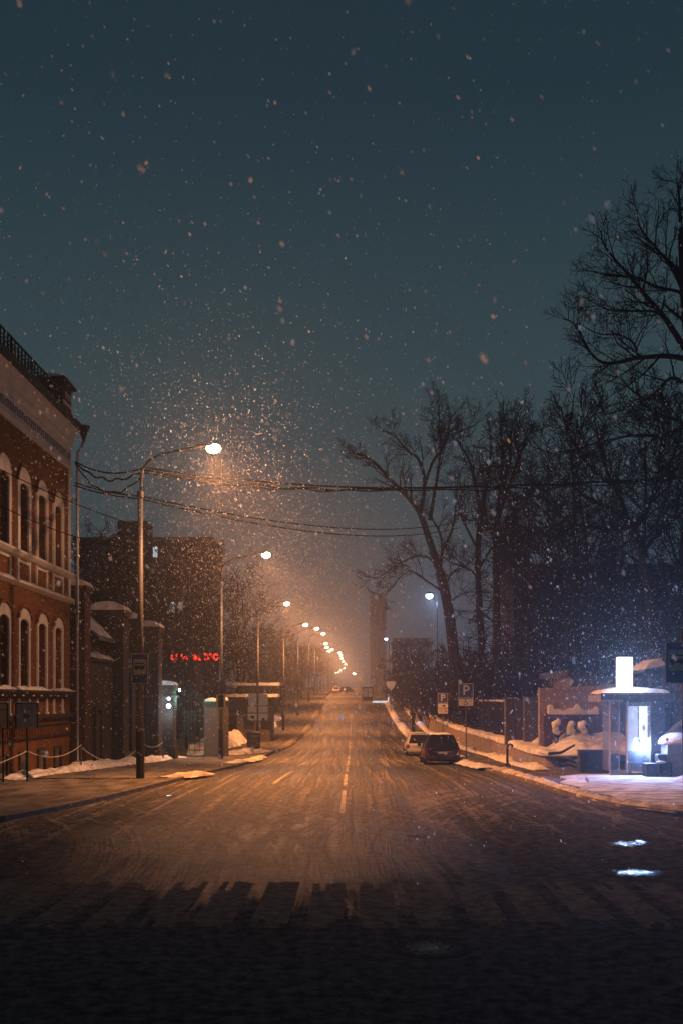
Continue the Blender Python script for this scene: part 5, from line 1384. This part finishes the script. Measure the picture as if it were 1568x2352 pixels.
# ------------------------------------------------------------------ cars
def car(loc, label, paint, Lc=4.4, W=1.85, H=1.66, suv=True, rz=0, lights_on=False, snow=True, group=None):
    """rear faces -y."""
    o = empty('parked_car' if not lights_on else 'moving_car', loc, label, 'car', group, rz); hw = W/2
    def ring(y, zb, zs, w, ins):   # lower body section: floor, sill, bulge, shoulder
        return [(-w*.86,y,zb),(-w,y,zb+.16),(-w*1.01,y,zs-.32),(-w*.985,y,zs-.08),(-w*.93+ins,y,zs),(w*.93-ins,y,zs),(w*.985,y,zs-.08),(w*1.01,y,zs-.32),(w,y,zb+.16),(w*.86,y,zb)]
    zs = H*.58
    st = [(-Lc/2,.42,zs-.12,hw*.86,.02),(-Lc/2+.06,.3,zs-.04,hw*.93,.0),(-Lc/2+.3,.24,zs,hw*.99,0),(-Lc*.2,.22,zs+.01,hw,0),(Lc*.12,.22,zs-.01,hw,0),(Lc*.24,.22,zs-.05,hw*.99,0),(Lc/2-.4,.24,zs-.14,hw*.95,0),(Lc/2-.08,.3,zs-.3,hw*.85,.02),(Lc/2,.4,zs-.42,hw*.74,.04)]
    mb = MB(); R_ = [ring(*s) for s in st]; n = 10
    for r_ in R_: mb.v += r_
    for i in range(len(R_)-1):
        for k in range(n): mb.f.append((i*n+k, i*n+(k+1) % n, (i+1)*n+(k+1) % n, (i+1)*n+k))
    mb.f += [tuple(range(n)), tuple(reversed(range((len(R_)-1)*n, len(R_)*n)))]
    body = mb.build('body', paint, o, smooth=False, bevel=.03)
    # greenhouse: rear glass to windscreen
    yb0, yb1 = (-Lc/2+.12, -Lc/2+.78) if suv else (-Lc/2+.55, -Lc/2+1.35)
    yf1, yf0 = Lc*.08, Lc*.26
    wb, wt = hw*.9, hw*.64
    G = [(yb0, zs, wb), (yb1, H-.04, wt), ((yb1+yf1)/2, H, wt), (yf1, H-.05, wt), (yf0, zs-.05, wb)]
    # glass body slightly smaller
    mb = MB(); vs = []
    for (y, z, w) in G: vs += [(-w,y,z),(w,y,z)]
    rail = [(-wb,yb0,zs-.02),(wb,yb0,zs-.02),(-wb,yf0,zs-.06),(wb,yf0,zs-.06)]
    mb.add(vs, [(0,1,3,2),(2,3,5,4),(4,5,7,6),(6,7,9,8),(0,2,4,6,8),(9,7,5,3,1)]); mb.build('window_glass', 'pane', o)
    # roof skin and pillars in paint
    mb = MB()
    t = .02
    ro = [(-wt-.02,yb1-.1,H-.07),(wt+.02,yb1-.1,H-.07),(wt+.02,yb1+.05,H-.01),(wt+.02,(yb1+yf1)/2,H+.025),(wt+.02,yf1,H-.02),(-wt-.02,yf1,H-.02),(-wt-.02,(yb1+yf1)/2,H+.025),(-wt-.02,yb1+.05,H-.01)]
    mb.add(ro, [(0,1,2,7),(7,2,3,6),(6,3,4,5)])
    for sgn in (-1, 1):
        mb.bar((sgn*(wb-.01),yb0-.02,zs-.02),(sgn*(wt+.0),yb1-.02,H-.05), .13, .05); mb.bar((sgn*wb,yf0,zs-.05),(sgn*wt,yf1,H-.04), .08, .05)
        ym = (yb1+yf1)/2; mb.bar((sgn*(wb+.005),ym,zs-.02),(sgn*(wt+.01),ym,H-.03), .1, .04); mb.bar((sgn*(wt+.01),yb1-.05,H-.04),(sgn*(wt+.01),yf1,H-.04), .06, .06)
        mb.bar((sgn*(wb+.0),(yb0+yb1)/2+.55,zs-.02),(sgn*(wt+.01),yb1+.45,H-.03), .1, .04)
    roof = mb.build('roof', paint, o)
    if snow:
        s = MB(); n = 8; K = 6
        for i in range(n+1):
            u = i/n; x = -wt*.95+2*wt*.95*u
            for k in range(K):
                v = k/(K-1); s.v.append((x, yb1-.02+(yf1-yb1)*v, H+.02+(.07 if 0 < k < K-1 and 0 < i < n else .0)+.015*rng.random()))
        for i in range(n):
            for k in range(K-1): s.f.append((i*K+k, i*K+k+1, (i+1)*K+k+1, (i+1)*K+k))
        s.build('roof_snow', 'snow', roof, smooth=True)
    # bumper, plate, hatch line
    mb = MB(); mb.box(-hw*.93,hw*.93,-Lc/2-.07,-Lc/2+.12,.32,.56); mb.build('bumper', 'black_plastic' if suv else paint, o, bevel=.04)
    mb = MB(); mb.box(-.26,.26,-Lc/2-.02-.06,-Lc/2-.005,.66,.77); mb.build('number_plate', 'panel_grey', o)
    mb = MB(); mb.box(-hw*.5,hw*.5,-Lc/2-.03,-Lc/2+.01,zs-.2,zs-.17); mb.build('hatch_trim', 'rim', o)
    for sgn in (-1, 1):
        mb = MB(); mb.box(sgn*hw*.9-.1,sgn*hw*.9+.1-.03*sgn*0,-Lc/2-.02,-Lc/2+.14,zs-.34,zs-.06); mb.build('tail_light', 'tail_on' if lights_on else 'tail', o, bevel=.02)
        mb = MB(); mb.box(sgn*(hw+.02)-.02*0-(.0 if sgn > 0 else .18),sgn*(hw+.02)+(.18 if sgn > 0 else 0),Lc*.14,Lc*.14+.1,zs,zs+.16); mb.build('wing_mirror', paint, o, bevel=.03)
        for yy_ in (-Lc*.29, Lc*.31):
            w = MB(); pr = [(.2,-.1),(.3,-.11),(.33,-.07),(.33,.07),(.3,.11),(.2,.1)]; nn = 20
            for (r_, t_) in pr:
                for k in range(nn):
                    a = 2*math.pi*k/nn; w.v.append((t_, r_*math.cos(a), r_*math.sin(a)))
            for i in range(5):
                for k in range(nn): w.f.append((i*nn+k, i*nn+(k+1) % nn, (i+1)*nn+(k+1) % nn, (i+1)*nn+k))
            wo = w.build('wheel', 'tyre', o, smooth=True); wo.location = (sgn*(hw-.09), yy_, .33)
            rm = MB(); rm.prism([(.21*math.cos(2*math.pi*k/20), .21*math.sin(2*math.pi*k/20)) for k in range(20)], 'x', -.06, .06); rm.build('rim', 'rim', wo)
    return o
car((4.75, 55.5, g(55.5)), 'black snow roofed hatchback parked by the kerb below the wheelchair sign', 'car_black', 4.3, 1.92, 1.64)
car((4.45, 69.5, g(69.5)), 'pale saloon car parked in front of the black one', 'car_white', 4.5, 1.78, 1.5, suv=False)
car((-1.9, 265, g(265)), 'far dark car driving away with glowing tail lamps', 'car_grey', 4.3, 1.8, 1.55, lights_on=True, rz=R(-35), snow=False)
car((-4.6, 262, g(262)), 'far dark car standing at the lamp side kerb beyond the avenue trees', 'car_grey', 4.3, 1.8, 1.55, snow=True)
car((-4.4, 250, g(250)), 'second far car half hidden in line at the lamp side kerb', 'car_white', 4.3, 1.8, 1.5, suv=False)

# ------------------------------------------------------------------ far stop shelter, barrier, signs
fs = empty('stop_shelter', (at(844,1608,178).x, 178, g(178)+.1), 'far framed glass stop shelter standing at the kerb', 'bus shelter')
mb = MB()
for (x0, x1, z0, z1) in ((-.98,-.86,0,2.6),(.86,.98,0,2.6),(-.98,.98,2.5,2.6),(-.98,.98,.85,.93)): mb.box(x0, x1, 0, .1, z0, z1)
mb.box(-.05,.05,0,.09,.93,2.5); mb.build('frame', 'brick_dark', fs)
mb = MB(); mb.box(-.86,.86,.02,.08,.25,.85); mb.build('lower_panel', 'black_plastic', fs)
for (a, b) in ((-.8,-.1),(.1,.8)):
    mb = MB(); mb.box(a, b, .03, .06, 1.0, 2.4); mb.build('poster', 'sign_white', fs)
mb = MB(); mb.box(-.62,-.05,-.02,.0,.1,.18); mb.box(.1,.6,-.02,.0,.1,.18); mb.build('bench_edge', 'sign_white', fs)
mb = MB(); mb.box(-1.05,1.05,-.1,3.6,2.6,2.7); mb.build('roof', 'brick_dark', fs)
wb_ = empty('white_barrier', (at(855,1608,176).x, 176, g(176)+.1), 'glowing white barrier rail with an upright end post by the far shelter', 'barrier')
L_ = (892-855)/(F/176)
mb = MB(); mb.box(0,L_,0,.12,.0,.32); mb.build('rail', 'glow_rail' if 'glow_rail' in M else 'sign_white', wb_)  # barrier given its own glow so that it looks brightly lit
mb = MB(); mb.box(L_-.16,L_+.04,0,.12,.32,1.5); mb.build('end_post', 'glow_rail', wb_)
sd = empty('shield_sign', (at(897,1574,152).x, 152, g(152)+.1), 'pale shield shaped road sign on a post at the park side kerb', 'road sign')
zc = at(897,1574,152).z-(g(152)+.1)
mb = MB(); mb.prism([(0,-.8),(.5,-.3),(.7,.15),(.74,.52),(.62,.6),(-.62,.6),(-.74,.52),(-.7,.15),(-.5,-.3)], 'y', -.06, -.03); o_ = mb.build('sign_panel', 'panel_grey', sd); o_.location.z = zc
mb = MB(); mb.tube([(0,0,0),(0,0,zc+.4)], .05, 8); mb.build('post', 'pole_grey', sd)
fsn = empty('square_sign', (at(855,1555,205).x, 205, g(205)+.1), 'far square road sign under a six sided plate', 'road sign')
zc = at(855,1559,205).z-(g(205)+.1)
mb = MB(); mb.box(-.6,.6,-.06,-.03,-.65,.55); o_ = mb.build('sign_panel', 'sign_white', fsn); o_.location.z = zc-.3
mb = MB(); mb.prism([(.55*math.cos(a*math.pi/3), .55*math.sin(a*math.pi/3)) for a in range(6)], 'y', -.06, -.03); o_ = mb.build('upper_plate', 'sign_white', fsn); o_.location.z = zc+1.0
mb = MB(); mb.tube([(0,0,0),(0,0,zc+1.2)], .06, 8); mb.build('post', 'pole_grey', fsn)

# ------------------------------------------------------------------ two walkers
def person(loc, label, H=1.75, rz=0, ph=1, coat='cloth_dark'):
    o = empty('person', loc, label, 'person', None, rz); k = H/1.75
    V = {'pel':(0,0,.95),'ab':(0,0,1.12),'chest':(0,.02,1.33),'neck':(0,.02,1.5),'hd0':(0,.04,1.58),'hd1':(0,.05,1.7),
         'hl':(-.1,0,.9),'kl':(-.11,.14*ph,.5),'al':(-.11,.1*ph-.12,.1),'tl':(-.12,.1*ph+.06,.05),'hr':(.1,0,.9),'kr':(.11,-.02*ph+.06,.5),'ar':(.11,-.28*ph,.12),'tr':(.12,-.28*ph+.16,.05),
         'sl':(-.19,.02,1.43),'el':(-.25,-.08*ph,1.16),'wl':(-.24,.02,.93),'sr':(.19,.02,1.43),'er':(.25,.1*ph,1.16),'wr':(.24,.2,.95)}
    rad = {'pel':.17,'ab':.165,'chest':.18,'neck':.07,'hd0':.09,'hd1':.1,'hl':.11,'kl':.075,'al':.05,'tl':.045,'hr':.11,'kr':.075,'ar':.05,'tr':.045,'sl':.085,'el':.062,'wl':.045,'sr':.085,'er':.062,'wr':.045}
    E = [('pel','ab'),('ab','chest'),('chest','neck'),('neck','hd0'),('hd0','hd1'),('pel','hl'),('hl','kl'),('kl','al'),('al','tl'),('pel','hr'),('hr','kr'),('kr','ar'),('ar','tr'),('chest','sl'),('sl','el'),('el','wl'),('chest','sr'),('sr','er'),('er','wr')]
    ks_ = list(V); me = bpy.data.meshes.new('body'); me.from_pydata([tuple(c*k for c in V[a]) for a in ks_], [(ks_.index(a), ks_.index(b)) for a, b in E], [])
    b = bpy.data.objects.new('body', me); C.objects.link(b); b.parent = o; me.materials.append(M[coat])
    md = b.modifiers.new('skin', 'SKIN')
    if not me.skin_vertices: me.attributes  # layer is made by the modifier
    if me.skin_vertices:
        for i, a in enumerate(ks_): me.skin_vertices[0].data[i].radius = (rad[a]*k, rad[a]*k)
        me.skin_vertices[0].data[0].use_root = True
    ss = b.modifiers.new('subdivision', 'SUBSURF'); ss.levels = 1; ss.render_levels = 1
    h = MB(); h.ball((0,.03*k,1.73*k), .105*k, .12*k, .09*k, 12, 8, zmin=1.68*k); h.build('hat', coat, o, smooth=True)
    ct = MB(); ct.lathe([(.2*k,.72*k),(.19*k,.95*k),(.18*k,1.2*k),(.2*k,1.4*k),(.1*k,1.5*k)], (0,.01,0), 14, 1.0, .75); ct.build('coat', coat, o, smooth=True)
    return o
person((-9.55, 150, g(150)+.13), 'person in a dark coat on the hedge side of a walking pair', 1.75, 0, 1)
person((-8.9, 150.5, g(150.5)+.13), 'person in a dark grey coat on the kerb side of a walking pair', 1.68, 0, -1, 'cloth_grey')

# ------------------------------------------------------------------ falling snow
def flakes(n, seed, dmin, dmax, r0, r1, power=1.4, box=None, zmin=None):
    r = random.Random(seed); v = []; f = []
    wd = Vector((.35, -.1, -1)).normalized(); a1 = wd.orthogonal().normalized(); a2 = wd.cross(a1)
    k = 0
    while k < n:
        if box:
            c, s = box; p = Vector((c[0]+r.gauss(0, s[0]), c[1]+r.gauss(0, s[1]), c[2]+r.gauss(0, s[2])))
        else:
            d = (dmin**power + (dmax**power-dmin**power)*r.random())**(1/power)
            p = Vector(((r.random()*.86-.45)*d, d, 0)); zlo = g(d)+.2; zhi = min(13.2, 3+.74*d); zlo = zmin or zlo; p.z = zlo+(zhi-zlo)*r.random()
        if p.x < -12.3 and 26 < p.y < 46 and p.z < 17: continue
        if p.z < g(p.y)+.2: continue
        q = r0+(r1-r0)*r.random()**2; e = 1.3+.7*r.random(); o = len(v)
        u1 = (a1+Vector((r.random()-.5, r.random()-.5, r.random()-.5))*.8)*q; u2 = (a2+Vector((r.random()-.5, r.random()-.5, r.random()-.5))*.8)*q; u3 = (wd+Vector((r.random()-.5, r.random()-.5, 0))*.5)*q*e
        for s_ in (u1, -u1, u2, -u2, u3, -u3): t = p+s_; v.append((t.x, t.y, t.z))
        f += [(o, o+4, o+1, o+5), (o+2, o+4, o+3, o+5)]
        k += 1
    me = bpy.data.meshes.new('falling_snow'); me.from_pydata(v, [], f); me.update(); me.materials.append(M['flake'])
    return me
import bmesh
me = bpy.data.meshes.new('falling_snow')
parts = [flakes(16000, 1, 14, 100, .008, .019, 1.9), flakes(8000, 6, 5, 40, .006, .016, 2.0, zmin=2.4), flakes(150, 2, 2.6, 8, .006, .013, 1.6, zmin=3.6),
         flakes(3000, 3, 0, 0, .007, .017, box=((-5.0, 34.5, 11.2), (2.0, 4.0, 1.8))), flakes(3600, 7, 0, 0, .007, .017, box=((-4.4, 31, 9.2), (3.4, 7, 3.0))),
         flakes(4500, 4, 0, 0, .010, .022, box=((-5.3, 58, 11.0), (3.0, 5, 2.6))), flakes(3500, 8, 0, 0, .012, .028, box=((-5.5, 83, 10.5), (3.4, 7, 3))),
         flakes(1300, 5, 0, 0, .007, .016, box=((10.6, 37.3, 4.7), (1.7, 1.9, 1.3)))]
bm = bmesh.new()
for p in parts: bm.from_mesh(p)
bm.to_mesh(me); bm.free(); me.materials.append(M['flake'])
for p in parts: bpy.data.meshes.remove(p)
o = bpy.data.objects.new('falling_snow', me); C.objects.link(o); tag(o, 'snowflakes falling through the lamplight over the whole street', 'snow', kind='stuff')

# ------------------------------------------------------------------ haze
mb = MB(); mb.box(-300, 300, -30, 720, -3, 75)
hz = bpy.data.materials.new('snowy air'); hz.use_nodes = True; nt = hz.node_tree; nt.nodes.clear()
mo = nt.nodes.new('ShaderNodeOutputMaterial'); pv_ = nt.nodes.new('ShaderNodeVolumePrincipled')
pv_.inputs['Color'].default_value = (.78, .84, .93, 1); pv_.inputs['Density'].default_value = .0014; pv_.inputs['Anisotropy'].default_value = .79
nt.links.new(pv_.outputs[0], mo.inputs['Volume'])
o = mb.build('haze', hz); tag(o, kind='stuff'); o['label'] = 'snowy night air filling the street'

# ------------------------------------------------------------------ night sky
w = bpy.data.worlds.new('World'); bpy.context.scene.world = w; w.use_nodes = True
nt = w.node_tree; n = nt.nodes; l = nt.links; bg = n['Background']
tc = n.new('ShaderNodeTexCoord'); sp = n.new('ShaderNodeSeparateXYZ'); l.new(tc.outputs['Generated'], sp.inputs[0])
cr = n.new('ShaderNodeValToRGB'); e = cr.color_ramp.elements
e[0].position = 0; e[0].color = (.036, .052, .064, 1); e[1].position = 1; e[1].color = (.008, .014, .021, 1)
for p, c in ((.12, (.034, .057, .066)), (.30, (.027, .050, .057)), (.52, (.013, .027, .037))): k = e.new(p); k.color = (*c, 1)
l.new(sp.outputs[2], cr.inputs[0]); l.new(cr.outputs[0], bg.inputs[0]); bg.inputs[1].default_value = 1.35

# ------------------------------------------------------------------ camera and render
cam = bpy.data.cameras.new('camera'); co = bpy.data.objects.new('camera', cam); C.objects.link(co)
co.location = (0, 0, CH); co.rotation_euler = (R(90), 0, 0); cam.lens = 35; cam.sensor_width = 36; cam.sensor_fit = 'AUTO'
cam.shift_x = -(CX-784)/2352; cam.shift_y = (CY-1176)/2352; cam.clip_end = 3000
cam.dof.use_dof = True; cam.dof.focus_distance = 45; cam.dof.aperture_fstop = 2.0
sc = bpy.context.scene; sc.camera = co
sc.view_settings.view_transform = 'Standard'; sc.view_settings.look = 'None'; sc.view_settings.exposure = 0; sc.view_settings.gamma = 1
sc.render.engine = 'CYCLES'; cy = sc.cycles
cy.max_bounces = 8; cy.diffuse_bounces = 3; cy.glossy_bounces = 3; cy.transparent_max_bounces = 12; cy.volume_bounces = 0; cy.transmission_bounces = 6
cy.sample_clamp_indirect = 1.0; cy.sample_clamp_direct = 14; cy.caustics_reflective = False; cy.caustics_refractive = False
cy.use_denoising = True
